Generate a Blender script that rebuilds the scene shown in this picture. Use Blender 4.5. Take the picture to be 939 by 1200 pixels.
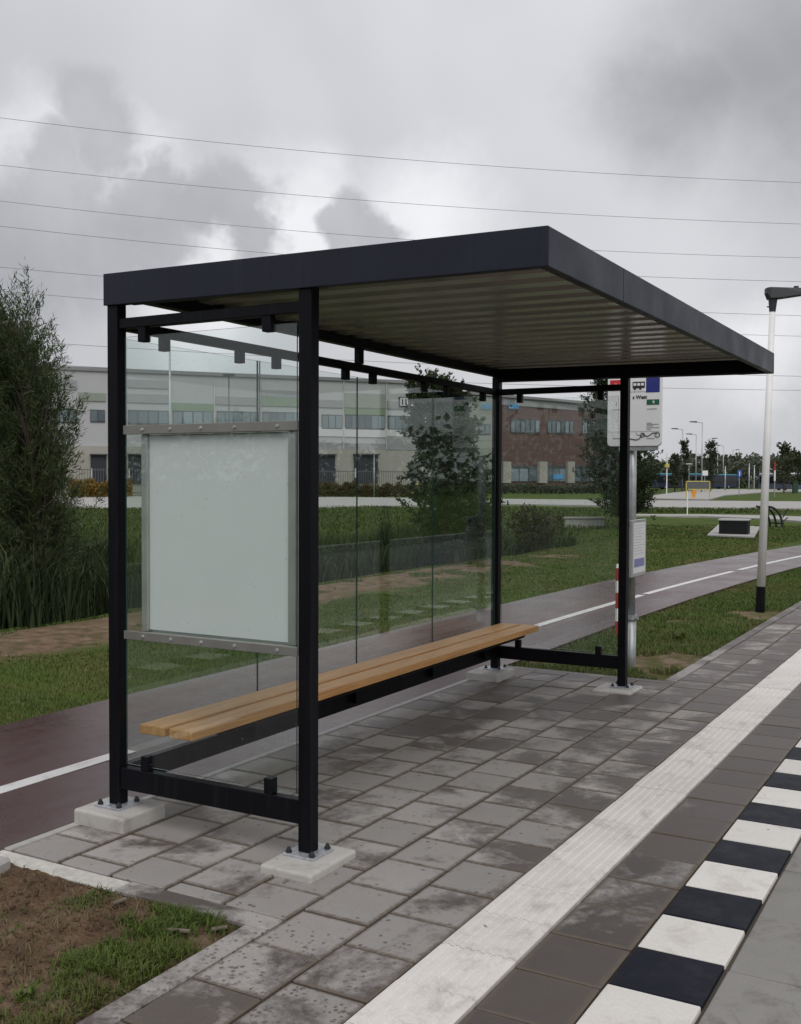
import bpy, bmesh, math, random
import numpy as np
from mathutils import Vector, Matrix

random.seed(7); RNG = np.random.default_rng(7)
S = bpy.context.scene
for o in list(bpy.data.objects): bpy.data.objects.remove(o)
R = math.radians

# ------------------------------------------------------------------ camera
CAM = np.array([2.4238, -3.5203, 1.5371]); YAW, PITCH, ROLL = 0.51557, -0.02966, 0.0039
FPX, PW, PH = 1245.3, 939.0, 1200.0            # focal length in pixels of the 939x1200 photograph
fwd = np.array([-math.sin(YAW)*math.cos(PITCH), math.cos(YAW)*math.cos(PITCH), math.sin(PITCH)])
_r = np.array([math.cos(YAW), math.sin(YAW), 0.0]); _u = np.cross(_r, fwd)
rt = _r*math.cos(ROLL) + _u*math.sin(ROLL); up = -_r*math.sin(ROLL) + _u*math.cos(ROLL)
cam_d = bpy.data.cameras.new('camera'); cam = bpy.data.objects.new('camera', cam_d)
S.collection.objects.link(cam)
cam.matrix_world = Matrix(((rt[0], up[0], -fwd[0], CAM[0]), (rt[1], up[1], -fwd[1], CAM[1]), (rt[2], up[2], -fwd[2], CAM[2]), (0, 0, 0, 1)))
cam_d.sensor_fit = 'VERTICAL'; cam_d.sensor_height = 24.0; cam_d.lens = 24.0*FPX/PH
cam_d.clip_start = 0.05; cam_d.clip_end = 6000
S.camera = cam

def ray(x, y): return fwd + rt*(x-PW/2)/FPX - up*(y-PH/2)/FPX
def gp(x, y, z=0.0):
    d = ray(x, y); return CAM + d*(z-CAM[2])/d[2]
def depth_pt(x, y, D): return CAM + ray(x, y)*D
def on_y(x, y, Y):
    d = ray(x, y); return CAM + d*(Y-CAM[1])/d[1]
def on_x(x, y, X):
    d = ray(x, y); return CAM + d*(X-CAM[0])/d[0]
def ground_at(x, D):                          # ground point in pixel column x at forward distance D
    d = ray(x, 564.0); q = CAM + d*D; return np.array([q[0], q[1], 0.0])
def z_at(x, y, P):                            # height seen at pixel row y above the ground point P
    d = ray(x, y); n = fwd*np.array([1, 1, 0]); t = ((P-CAM)@n)/(d@n); return (CAM + d*t)[2]

# ------------------------------------------------------------------ world, sun, exposure
SUN_EL, SUN_AZ = R(48), R(140)                # azimuth measured from +Y towards +X
W = bpy.data.worlds.new('World'); S.world = W; W.use_nodes = True
nt = W.node_tree; nt.nodes.clear()
def N(t, kind, **kw):
    n = t.nodes.new(kind)
    for k, v in kw.items(): setattr(n, k, v)
    return n
def setin(n, **kw):
    for k, v in kw.items(): n.inputs[k.replace('_', ' ')].default_value = v
def math_n(t, op, a, b=None, c=None, clamp=False):
    n = N(t, 'ShaderNodeMath', operation=op, use_clamp=clamp)
    for i, v in enumerate((a, b, c)):
        if v is None: continue
        if isinstance(v, (int, float)): n.inputs[i].default_value = v
        else: t.links.new(v, n.inputs[i])
    return n.outputs[0]
def mixc(t, f, a, b, bt='MIX'):
    n = N(t, 'ShaderNodeMix', data_type='RGBA', blend_type=bt)
    for sock, v in ((n.inputs['Factor'], f), (n.inputs['A'], a), (n.inputs['B'], b)):
        if isinstance(v, (int, float)): sock.default_value = v
        elif isinstance(v, (tuple, list)): sock.default_value = (*v[:3], 1)
        else: t.links.new(v, sock)
    return n.outputs['Result']
def ramp(t, v, stops, interp='LINEAR'):
    n = N(t, 'ShaderNodeValToRGB'); n.color_ramp.interpolation = interp; e = n.color_ramp.elements
    while len(e) > 1: e.remove(e[-1])
    for i, (p, c) in enumerate(stops):
        el = e[0] if i == 0 else e.new(p)
        el.position = p; el.color = (c, c, c, 1) if isinstance(c, (int, float)) else (*c, 1)
    t.links.new(v, n.inputs[0]); return n.outputs[0]
def noise(t, vec, scale, detail=4, rough=.55, dist=0.0):
    n = N(t, 'ShaderNodeTexNoise'); setin(n, Scale=scale, Detail=detail, Roughness=rough, Distortion=dist)
    if vec is not None: t.links.new(vec, n.inputs['Vector'])
    return n
sky = N(nt, 'ShaderNodeTexSky', sky_type='NISHITA', sun_disc=False, sun_elevation=SUN_EL, sun_rotation=SUN_AZ)
sky.air_density = 1.5; sky.dust_density = 4.0
tc = N(nt, 'ShaderNodeTexCoord')
nd = N(nt, 'ShaderNodeVectorMath', operation='NORMALIZE'); nt.links.new(tc.outputs['Generated'], nd.inputs[0])
DIR = nd.outputs[0]
warp = noise(nt, DIR, 7.0, 5, .6)
wsub = N(nt, 'ShaderNodeVectorMath', operation='SUBTRACT'); nt.links.new(warp.outputs['Color'], wsub.inputs[0]); wsub.inputs[1].default_value = (.5, .5, .5)
def cloud_field(amount):
    m = N(nt, 'ShaderNodeVectorMath', operation='SCALE'); nt.links.new(wsub.outputs[0], m.inputs[0]); m.inputs['Scale'].default_value = amount
    a = N(nt, 'ShaderNodeVectorMath', operation='ADD'); nt.links.new(DIR, a.inputs[0]); nt.links.new(m.outputs[0], a.inputs[1])
    return a.outputs[0]
def blob(vec, px, py, rpx, soft):
    d = ray(px, py); d = d/np.linalg.norm(d)
    s = N(nt, 'ShaderNodeVectorMath', operation='DISTANCE'); nt.links.new(vec, s.inputs[0]); s.inputs[1].default_value = d
    r = rpx/FPX
    m = N(nt, 'ShaderNodeMapRange', interpolation_type='SMOOTHSTEP'); setin(m, From_Min=r*(1+soft), From_Max=r*(1-soft), To_Min=0., To_Max=1.)
    nt.links.new(s.outputs['Value'], m.inputs['Value']); return m.outputs[0]
def blobs(vec, lst, soft):
    out = None
    for (x, y, r) in lst:
        b = blob(vec, x, y, r, soft); out = b if out is None else math_n(nt, 'MAXIMUM', out, b)
    return out
f1 = cloud_field(.13); f2 = cloud_field(.17)
big = noise(nt, DIR, 2.6, 3, .55, .4).outputs['Fac']
fine = noise(nt, DIR, 9.0, 4, .6, .3).outputs['Fac']
# high even layer, mottled all round the sky
base = ramp(nt, big, [(.3, (.50, .507, .535)), (.48, (.605, .612, .645)), (.7, (.70, .705, .735))])
base = mixc(nt, ramp(nt, fine, [(.35, 0.), (.75, .14)]), base, (.54, .54, .585))
# ragged lower clouds over the left half, dark bank upper right, brighter gaps beside them
dark = blobs(f1, [(890, 80, 110), (815, 115, 80), (945, 40, 130), (935, 115, 80)], .95)
base = mixc(nt, math_n(nt, 'MULTIPLY', dark, .7), base, (.235, .235, .25))
gaps = blobs(f1, [(350, 275, 75), (330, 285, 50), (150, 195, 45), (60, 190, 60), (900, 420, 55), (240, 330, 70), (520, 245, 60)], .85)
base = mixc(nt, math_n(nt, 'MULTIPLY', gaps, .85), base, (.93, .93, .96))
low = blobs(f1, [(95, 125, 45), (130, 165, 45), (70, 250, 75), (170, 265, 60), (235, 235, 38), (285, 235, 45), (300, 270, 32), (20, 300, 80), (420, 262, 32), (455, 272, 30), (390, 280, 26), (110, 290, 70), (190, 215, 30), (60, 190, 45)], .34)
base = mixc(nt, math_n(nt, 'MULTIPLY', low, .82), base, mixc(nt, fine, (.30, .308, .338), (.56, .566, .60)))
scl = N(nt, 'ShaderNodeVectorMath', operation='SCALE'); nt.links.new(base, scl.inputs[0]); 
sepd = N(nt, 'ShaderNodeSeparateXYZ'); nt.links.new(DIR, sepd.inputs[0])
# an overcast sky brightens steadily from horizon to zenith
nt.links.new(math_n(nt, 'ADD', 9.2, math_n(nt, 'MULTIPLY', math_n(nt, 'MAXIMUM', sepd.outputs[2], 0.), 5.0)), scl.inputs['Scale'])
col = mixc(nt, .965, sky.outputs[0], scl.outputs[0])
bg = N(nt, 'ShaderNodeBackground'); bg.inputs['Strength'].default_value = 0.1; nt.links.new(col, bg.inputs['Color'])
wo = N(nt, 'ShaderNodeOutputWorld'); nt.links.new(bg.outputs[0], wo.inputs['Surface'])

sun_d = bpy.data.lights.new('sun', 'SUN'); sun_d.energy = 1.2; sun_d.angle = R(45); sun_d.color = (1, .96, .9)
sun = bpy.data.objects.new('sun', sun_d); S.collection.objects.link(sun)
sdir = Vector((math.sin(SUN_AZ)*math.cos(SUN_EL), math.cos(SUN_AZ)*math.cos(SUN_EL), math.sin(SUN_EL)))
sun.rotation_euler = sdir.to_track_quat('Z', 'Y').to_euler(); sun.location = (0, 0, 30)

S.render.engine = 'CYCLES'
S.view_settings.view_transform = 'Standard'; S.view_settings.look = 'None'
S.view_settings.exposure = 0.0; S.view_settings.gamma = 1.0; S.view_settings.use_curve_mapping = False
S.cycles.max_bounces = 6; S.cycles.diffuse_bounces = 3; S.cycles.transparent_max_bounces = 20; S.cycles.caustics_reflective = False; S.cycles.caustics_refractive = False

# ------------------------------------------------------------------ materials
MATS = {}
def new_mat(name):
    m = bpy.data.materials.new(name); m.use_nodes = True; m.node_tree.nodes.clear()
    t = m.node_tree; b = N(t, 'ShaderNodeBsdfPrincipled'); o = N(t, 'ShaderNodeOutputMaterial')
    t.links.new(b.outputs[0], o.inputs['Surface']); MATS[name] = m
    return m, t, b, o
def pos(t): return N(t, 'ShaderNodeNewGeometry').outputs['Position']
def objc(t): return N(t, 'ShaderNodeTexCoord').outputs['Object']
def rnd(t): return N(t, 'ShaderNodeObjectInfo').outputs['Random']
def bump(t, b, h, strength=.3, dist=.01):
    n = N(t, 'ShaderNodeBump'); setin(n, Strength=strength, Distance=dist); t.links.new(h, n.inputs['Height']); t.links.new(n.outputs[0], b.inputs['Normal']); return n
def simple(name, c, rough=.5, metal=0., var=.12, scale=6., bmp=.0, spec=.5, bscale=80):
    m, t, b, o = new_mat(name)
    n = noise(t, pos(t), scale, 5, .6).outputs['Fac']
    lo = tuple(x*(1-var) for x in c); hi = tuple(min(1, x*(1+var)) for x in c)
    t.links.new(ramp(t, n, [(.3, lo), (.7, hi)]), b.inputs['Base Color'])
    t.links.new(ramp(t, n, [(.3, max(0, rough-.07)), (.7, min(1, rough+.07))]), b.inputs['Roughness'])
    b.inputs['Metallic'].default_value = metal; b.inputs['Specular IOR Level'].default_value = spec
    if bmp: bump(t, b, noise(t, pos(t), bscale, 3).outputs['Fac'], bmp, .004)
    return m

def dusty_paint(name, c, rough, sp=.25):                # powder coat with rain spots and a little dust
    m, t, b, o = new_mat(name); P = pos(t)
    n = noise(t, P, 3.0, 5, .6).outputs['Fac']
    v = N(t, 'ShaderNodeTexVoronoi'); setin(v, Scale=30., Randomness=1.); t.links.new(P, v.inputs['Vector'])
    spot = math_n(t, 'MULTIPLY', ramp(t, v.outputs['Distance'], [(.05, 1.), (.12, 0.)]), ramp(t, v.outputs['Color'], [(.88, 0.), (.91, 1.)]))
    mpz = N(t, 'ShaderNodeMapping'); t.links.new(P, mpz.inputs['Vector']); mpz.inputs['Scale'].default_value = (26, 26, .9)
    streak = ramp(t, noise(t, mpz.outputs[0], 1.0, 4, .6).outputs['Fac'], [(.55, 0.), (.78, .06)])
    spot = math_n(t, 'MAXIMUM', spot, streak)
    colr = ramp(t, n, [(.3, tuple(x*.85 for x in c)), (.75, tuple(x*1.2 for x in c))])
    t.links.new(mixc(t, math_n(t, 'MULTIPLY', spot, .45), colr, (.35, .35, .36)), b.inputs['Base Color'])
    t.links.new(ramp(t, n, [(.3, rough-.08), (.7, rough+.1)]), b.inputs['Roughness'])
    bump(t, b, noise(t, P, 260, 2).outputs['Fac'], .05, .001); b.inputs['Specular IOR Level'].default_value = sp
    return m
dusty_paint('black_paint', (.0045, .0048, .0075), .42, .13)
dusty_paint('anthracite', (.017, .0195, .032), .42, .22)
simple('galvanised', (.42, .44, .45), .42, .6, .18, 14, .05)
simple('aluminium', (.50, .51, .50), .38, .55, .08, 10)
simple('bar_grey', (.24, .235, .22), .45, .4)
simple('steel_bolt', (.05, .05, .052), .4, .7)
simple('plate_zinc', (.42, .44, .47), .45, .5, .35, 30)
simple('white_panel', (.88, .90, .92), .35, 0, .012, 1.2)
simple('white_plastic', (.78, .78, .79), .35, 0, .02, 3)
simple('print_black', (.02, .02, .025), .5)
simple('print_grey', (.25, .26, .28), .5)
simple('print_pale', (.45, .46, .48), .5)
simple('print_blue', (.018, .03, .20), .45)
simple('print_lilac', (.22, .22, .42), .45)
simple('print_red', (.55, .02, .035), .45)
simple('print_pink', (.80, .35, .36), .45)
simple('print_green', (.008, .11, .055), .45)
simple('print_white', (.8, .8, .8), .45)
simple('post_white', (.84, .84, .83), .45, 0, .05, 4)
simple('post_red', (.38, .03, .025), .45)
simple('lamp_dark', (.03, .033, .038), .5)
simple('yellow_paint', (.52, .45, .12), .5)
simple('orange_plastic', (.75, .32, .03), .5)
simple('sign_blue', (.02, .10, .38), .5)
simple('green_box', (.02, .06, .035), .5)
simple('dark_cabinet', (.008, .009, .010), .6, spec=.2)
simple('cabinet_lid', (.33, .35, .34), .4)
simple('rubber', (.015, .015, .016), .7)
simple('bus_body', (.012, .02, .055), .3)
simple('bus_body_grey', (.06, .075, .12), .3)
simple('bus_roof', (.05, .30, .38), .4)
simple('bus_white', (.6, .62, .63), .4)
simple('bus_glass', (.012, .014, .018), .1)
simple('headlight', (.7, .7, .68), .2)
simple('wall_pale', (.40, .408, .415), .7, 0, .05, .3)
simple('wall_cream', (.35, .338, .30), .75, 0, .08, .4)
simple('wall_white', (.55, .55, .56), .7, 0, .04, .3)
simple('clad_grey', (.27, .275, .28), .6, 0, .06, .4)
simple('clad_olive', (.24, .27, .23), .6, 0, .06, .4)
simple('clad_green', (.17, .235, .15), .6, 0, .1, .5)
def mat_window():
    m, t, b, o = new_mat('window_glass'); n = noise(t, pos(t), .5, 3).outputs['Fac']
    c = mixc(t, math_n(t, 'ADD', math_n(t, 'MULTIPLY', rnd(t), .7), math_n(t, 'MULTIPLY', n, .3)), (.03, .045, .055), (.25, .31, .34))
    t.links.new(c, b.inputs['Base Color']); b.inputs['Roughness'].default_value = .12
mat_window()
simple('frame_dark', (.05, .055, .06), .5)
simple('frame_light', (.50, .50, .50), .5)
simple('dock_dark', (.02, .024, .035), .6)
simple('fence_steel', (.11, .115, .12), .5)
simple('sign_cyan', (.05, .30, .60), .5)
simple('roof_grey', (.22, .225, .23), .8)
simple('wire', (.16, .16, .17), .5)
simple('bark', (.075, .058, .045), .9, 0, .3, 20, .4)
simple('bark_pale', (.16, .13, .10), .9, 0, .3, 20, .4)
simple('road_pale', (.34, .33, .315), .75, 0, .1, .6, .1)
simple('mortar', (.50, .48, .44), .85, 0, .2, 20, .5)
simple('slab_edge', (.36, .35, .33), .8, 0, .15, 12, .3)

def mat_brick():
    m, t, b, o = new_mat('wall_brick'); P = pos(t)
    br = N(t, 'ShaderNodeTexBrick'); setin(br, Scale=1.2, Mortar_Size=.02, Color1=(.12, .06, .048, 1), Color2=(.085, .048, .041, 1), Mortar=(.15, .115, .1, 1))
    s = N(t, 'ShaderNodeSeparateXYZ'); t.links.new(P, s.inputs[0]); c = N(t, 'ShaderNodeCombineXYZ')
    t.links.new(math_n(t, 'ADD', s.outputs[0], s.outputs[1]), c.inputs[0]); t.links.new(s.outputs[2], c.inputs[1])
    t.links.new(c.outputs[0], br.inputs['Vector'])
    n = noise(t, P, .35, 5).outputs['Fac']
    t.links.new(mixc(t, n, br.outputs['Color'], (.115, .058, .048)), b.inputs['Base Color']); b.inputs['Roughness'].default_value = .85
mat_brick()

def mat_paver(name, dry, dry2, tile_var=.22, hx=.134, hy=.145, edge=.75):
    """concrete paver: grain, per-tile tone, rain spots and wet areas that darken and shine"""
    m, t, b, o = new_mat(name); P = pos(t); s = N(t, 'ShaderNodeSeparateXYZ'); t.links.new(P, s.inputs[0])
    X, Y = s.outputs[0], s.outputs[1]
    g = noise(t, P, 170, 3, .7).outputs['Fac']; mid = noise(t, P, 9, 5, .6).outputs['Fac']
    c = mixc(t, mid, dry, dry2)
    c = mixc(t, .55, c, ramp(t, g, [(.25, .5), (.75, 1.)]), 'MULTIPLY')
    tone = math_n(t, 'ADD', 1-tile_var/2, math_n(t, 'MULTIPLY', rnd(t), tile_var))
    cc = N(t, 'ShaderNodeCombineColor');
    for i in range(3): t.links.new(tone, cc.inputs[i])
    c = mixc(t, 1.0, c, cc.outputs[0], 'MULTIPLY')
    # how much rain reached the spot: open kerb side and the far, unroofed end are wetter
    reach_x = N(t, 'ShaderNodeMapRange', interpolation_type='SMOOTHSTEP'); setin(reach_x, From_Min=.45, From_Max=1.35); t.links.new(X, reach_x.inputs['Value'])
    reach_y = N(t, 'ShaderNodeMapRange', interpolation_type='SMOOTHSTEP'); setin(reach_y, From_Min=.3, From_Max=3.6); t.links.new(Y, reach_y.inputs['Value'])
    near_y = N(t, 'ShaderNodeMapRange', interpolation_type='SMOOTHSTEP'); setin(near_y, From_Min=-.4, From_Max=-1.0); t.links.new(Y, near_y.inputs['Value'])
    reach = math_n(t, 'ADD', math_n(t, 'MULTIPLY', reach_x.outputs[0], .26), math_n(t, 'ADD', math_n(t, 'MULTIPLY', reach_y.outputs[0], .17), math_n(t, 'MULTIPLY', near_y.outputs[0], .10)))
    off = N(t, 'ShaderNodeVectorMath', operation='ADD'); ofc = N(t, 'ShaderNodeCombineXYZ'); t.links.new(math_n(t, 'MULTIPLY', rnd(t), .30), ofc.inputs[0]); t.links.new(math_n(t, 'MULTIPLY', rnd(t), .22), ofc.inputs[1])
    t.links.new(P, off.inputs[0]); t.links.new(ofc.outputs[0], off.inputs[1])          # each slab soaks a little differently, so damp breaks at the joints
    wn = noise(t, off.outputs[0], 2.1, 6, .62, .5).outputs['Fac']; wn2 = noise(t, P, 24, 4, .7).outputs['Fac']
    wv = math_n(t, 'ADD', math_n(t, 'ADD', wn, reach), math_n(t, 'MULTIPLY', math_n(t, 'SUBTRACT', wn2, .5), .26))
    wv = math_n(t, 'ADD', wv, math_n(t, 'MULTIPLY', math_n(t, 'SUBTRACT', rnd(t), .5), .22))
    wet = ramp(t, wv, [(.535, 0.), (.685, 1.)])
    v = N(t, 'ShaderNodeTexVoronoi'); setin(v, Scale=50., Randomness=1.); t.links.new(P, v.inputs['Vector'])
    sc = N(t, 'ShaderNodeSeparateColor'); t.links.new(v.outputs['Color'], sc.inputs[0])
    dens = math_n(t, 'ADD', .05, math_n(t, 'ADD', math_n(t, 'MULTIPLY', near_y.outputs[0], .95), math_n(t, 'MULTIPLY', reach_x.outputs[0], .35)))
    hit = math_n(t, 'LESS_THAN', sc.outputs[0], dens)
    rad = math_n(t, 'ADD', .08, math_n(t, 'MULTIPLY', sc.outputs[1], .42))
    dn = math_n(t, 'ADD', v.outputs['Distance'], math_n(t, 'MULTIPLY', math_n(t, 'SUBTRACT', noise(t, P, 130, 3).outputs['Fac'], .5), .6))
    spot = math_n(t, 'MULTIPLY', math_n(t, 'LESS_THAN', dn, rad), hit)
    wet = math_n(t, 'MAXIMUM', wet, math_n(t, 'MULTIPLY', spot, .75))
    c = mixc(t, math_n(t, 'MULTIPLY', wet, .9), c, mixc(t, 1., c, (.19, .155, .138), 'MULTIPLY'))
    # sand and dirt washed into the joints
    dirt = ramp(t, noise(t, P, 4.5, 6, .7).outputs['Fac'], [(.60, 0.), (.72, .55)])
    so = N(t, 'ShaderNodeSeparateXYZ'); t.links.new(objc(t), so.inputs[0])
    ex = math_n(t, 'SUBTRACT', hx, math_n(t, 'ABSOLUTE', so.outputs[0])); ey = math_n(t, 'SUBTRACT', hy, math_n(t, 'ABSOLUTE', so.outputs[1]))
    ed = math_n(t, 'ADD', math_n(t, 'MINIMUM', ex, ey), math_n(t, 'MULTIPLY', math_n(t, 'SUBTRACT', noise(t, P, 30, 4, .7).outputs['Fac'], .5), .03))
    dirt = math_n(t, 'MAXIMUM', dirt, math_n(t, 'MULTIPLY', ramp(t, ed, [(.0, 1.), (.015, 0.)]), edge))
    c = mixc(t, dirt, c, (.115, .092, .070))
    t.links.new(c, b.inputs['Base Color'])
    t.links.new(ramp(t, wet, [(0., .82), (1., .46)]), b.inputs['Roughness'])
    bump(t, b, g, .35, .002); b.inputs['Specular IOR Level'].default_value = .35
    return m
mat_paver('paver', (.32, .296, .278), (.40, .375, .355), .36, edge=.9)
mat_paver('border_stone', (.335, .312, .295), (.42, .396, .378), .1, edge=0.)

def mat_block(name, a, c2, rough, dirtc, dirt_amt, var=.1):
    m, t, b, o = new_mat(name); P = pos(t)
    n = noise(t, P, 8, 6, .65).outputs['Fac']; g = noise(t, P, 140, 3, .7).outputs['Fac']
    c = mixc(t, n, a, c2); c = mixc(t, .3, c, ramp(t, g, [(.3, .55), (.7, 1.)]), 'MULTIPLY')
    tone = math_n(t, 'ADD', 1-var, math_n(t, 'MULTIPLY', rnd(t), var))
    cc = N(t, 'ShaderNodeCombineColor')
    for i in range(3): t.links.new(tone, cc.inputs[i])
    c = mixc(t, 1., c, cc.outputs[0], 'MULTIPLY')
    d = ramp(t, noise(t, P, 5.5, 7, .72, .6).outputs['Fac'], [(.52, 0.), (.70, dirt_amt)])
    c = mixc(t, d, c, dirtc)
    v = N(t, 'ShaderNodeTexVoronoi'); setin(v, Scale=9., Randomness=1.); t.links.new(P, v.inputs['Vector'])
    sc = N(t, 'ShaderNodeSeparateColor'); t.links.new(v.outputs['Color'], sc.inputs[0])
    sp = math_n(t, 'MULTIPLY', math_n(t, 'LESS_THAN', math_n(t, 'ADD', v.outputs['Distance'], math_n(t, 'MULTIPLY', g, .05)), math_n(t, 'MULTIPLY', sc.outputs[1], .10)), .7)
    c = mixc(t, sp, c, tuple(x*.5 for x in dirtc))
    t.links.new(c, b.inputs['Base Color']); t.links.new(ramp(t, n, [(.3, rough-.1), (.7, rough+.08)]), b.inputs['Roughness'])
    bump(t, b, g, .3, .0015); b.inputs['Specular IOR Level'].default_value = .3; return m
mat_block('tactile', (.68, .645, .61), (.78, .75, .715), .7, (.30, .26, .23), .55)
mat_block('kerb_white', (.72, .685, .64), (.82, .79, .75), .6, (.34, .30, .26), .5)
mat_block('kerb_black', (.006, .007, .013), (.013, .015, .026), .5, (.04, .04, .045), .4)
MATS['kerb_black'].node_tree.nodes['Principled BSDF'].inputs['Specular IOR Level'].default_value = .12
mat_block('footing', (.46, .44, .41), (.56, .545, .52), .85, (.26, .22, .17), .6)
mat_block('platform_concrete', (.22, .21, .195), (.30, .29, .272), .7, (.11, .095, .08), .75)
mat_block('subbase', (.055, .046, .038), (.10, .082, .064), .95, (.045, .04, .035), .5)
mat_block('line_paint', (.66, .65, .64), (.75, .74, .73), .5, (.30, .25, .24), .5)

def mat_asphalt(name, a, c2, rlo, rhi):
    m, t, b, o = new_mat(name); P = pos(t)
    n = noise(t, P, .9, 6, .6, .4).outputs['Fac']; g = noise(t, P, 210, 2, .7).outputs['Fac']; md = noise(t, P, 11, 5, .65).outputs['Fac']
    c = mixc(t, n, a, c2); c = mixc(t, .6, c, ramp(t, g, [(.3, .35), (.7, 1.)]), 'MULTIPLY')
    c = mixc(t, ramp(t, md, [(.55, 0.), (.75, .35)]), c, tuple(x*.6 for x in a))
    mpp = N(t, 'ShaderNodeMapping'); t.links.new(P, mpp.inputs['Vector']); mpp.inputs['Scale'].default_value = (3.0, .35, 1)
    c = mixc(t, ramp(t, noise(t, mpp.outputs[0], 1.0, 5, .65, .6).outputs['Fac'], [(.48, 0.), (.66, .4)]), c, (.085, .068, .068))
    vv = N(t, 'ShaderNodeTexVoronoi'); setin(vv, Scale=7., Randomness=1.); t.links.new(P, vv.inputs['Vector'])
    c = mixc(t, math_n(t, 'LESS_THAN', vv.outputs['Distance'], .035), c, (.03, .024, .018))
    t.links.new(c, b.inputs['Base Color'])
    t.links.new(ramp(t, math_n(t, 'ADD', math_n(t, 'MULTIPLY', n, .6), math_n(t, 'MULTIPLY', md, .4)), [(.35, rlo), (.65, rhi)]), b.inputs['Roughness'])
    bump(t, b, g, .35, .002); return m
mat_asphalt('cycle_asphalt', (.060, .023, .022), (.100, .045, .042), .22, .40)
mat_asphalt('bus_asphalt', (.05, .05, .05), (.075, .074, .072), .35, .55)

def mat_wood():
    m, t, b, o = new_mat('plank_wood'); oc = objc(t)
    mp = N(t, 'ShaderNodeMapping'); t.links.new(oc, mp.inputs['Vector']); mp.inputs['Scale'].default_value = (14, .55, 14)
    n = noise(t, mp.outputs[0], 3.2, 7, .65, 1.2).outputs['Fac']; n2 = noise(t, oc, 1.5, 3).outputs['Fac']
    mp2 = N(t, 'ShaderNodeMapping'); t.links.new(oc, mp2.inputs['Vector']); mp2.inputs['Scale'].default_value = (60, 2.5, 60)
    fg = noise(t, mp2.outputs[0], 4, 4, .7).outputs['Fac']
    c = ramp(t, n, [(.28, (.38, .165, .05)), (.5, (.60, .31, .108)), (.72, (.73, .43, .175))])
    c = mixc(t, ramp(t, n2, [(.4, 0.), (.7, .4)]), c, (.50, .25, .085))
    c = mixc(t, .3, c, ramp(t, fg, [(.3, .6), (.7, 1.)]), 'MULTIPLY')
    t.links.new(c, b.inputs['Base Color']); b.inputs['Roughness'].default_value = .5
    bump(t, b, fg, .2, .001)
mat_wood()

def mat_sheet():
    m, t, b, o = new_mat('roof_sheet'); n = noise(t, pos(t), 2.5, 5).outputs['Fac']
    t.links.new(ramp(t, n, [(.3, (.36, .348, .305)), (.7, (.43, .415, .37))]), b.inputs['Base Color'])
    b.inputs['Roughness'].default_value = .22; b.inputs['Metallic'].default_value = .35
mat_sheet()

def mat_glass(name, drops):
    m, t, b, o = new_mat(name); t.nodes.remove(b); P = pos(t)
    tr = N(t, 'ShaderNodeBsdfTransparent'); tr.inputs[0].default_value = (.94, .965, .955, 1)
    gl = N(t, 'ShaderNodeBsdfGlossy'); gl.inputs['Roughness'].default_value = .015; gl.inputs['Color'].default_value = (.95, 1, .98, 1)
    ge = N(t, 'ShaderNodeNewGeometry'); dt = N(t, 'ShaderNodeVectorMath', operation='DOT_PRODUCT'); t.links.new(ge.outputs['Normal'], dt.inputs[0]); t.links.new(ge.outputs['Incoming'], dt.inputs[1])
    inv = math_n(t, 'SUBTRACT', 1., math_n(t, 'ABSOLUTE', dt.outputs['Value']))      # Schlick reflectance of one glass surface
    fres = math_n(t, 'ADD', .045, math_n(t, 'MULTIPLY', math_n(t, 'POWER', inv, 5.), .96), clamp=True)
    mx = N(t, 'ShaderNodeMixShader'); t.links.new(fres, mx.inputs[0]); t.links.new(tr.outputs[0], mx.inputs[1]); t.links.new(gl.outputs[0], mx.inputs[2])
    # rain beads and a faint dried film
    v = N(t, 'ShaderNodeTexVoronoi'); setin(v, Scale=95., Randomness=1.); t.links.new(P, v.inputs['Vector'])
    sc = N(t, 'ShaderNodeSeparateColor'); t.links.new(v.outputs['Color'], sc.inputs[0])
    area = noise(t, P, 1.3, 3).outputs['Fac']
    dens = ramp(t, area, [(.3, drops*.4), (.7, drops)])
    hit = math_n(t, 'MULTIPLY', math_n(t, 'LESS_THAN', sc.outputs[0], dens), math_n(t, 'LESS_THAN', v.outputs['Distance'], math_n(t, 'ADD', .15, math_n(t, 'MULTIPLY', sc.outputs[1], .3))))
    film = ramp(t, noise(t, P, 3.5, 6, .65).outputs['Fac'], [(.45, .0), (.75, .014)])
    tl = N(t, 'ShaderNodeBsdfTranslucent'); tl.inputs[0].default_value = (.55, .56, .56, 1)
    df = N(t, 'ShaderNodeBsdfDiffuse'); df.inputs[0].default_value = (.5, .51, .51, 1)
    ms = N(t, 'ShaderNodeMixShader'); ms.inputs[0].default_value = .5; t.links.new(tl.outputs[0], ms.inputs[1]); t.links.new(df.outputs[0], ms.inputs[2])
    m2 = N(t, 'ShaderNodeMixShader'); t.links.new(math_n(t, 'ADD', film, math_n(t, 'MULTIPLY', hit, .22), clamp=True), m2.inputs[0])
    t.links.new(mx.outputs[0], m2.inputs[1]); t.links.new(ms.outputs[0], m2.inputs[2]); t.links.new(m2.outputs[0], o.inputs['Surface'])
mat_glass('glass_clear', .012); mat_glass('glass_rain', .55)
def mat_glass_edge():
    m, t, b, o = new_mat('glass_edge'); b.inputs['Base Color'].default_value = (.02, .07, .055, 1); b.inputs['Roughness'].default_value = .2
mat_glass_edge()

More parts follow.
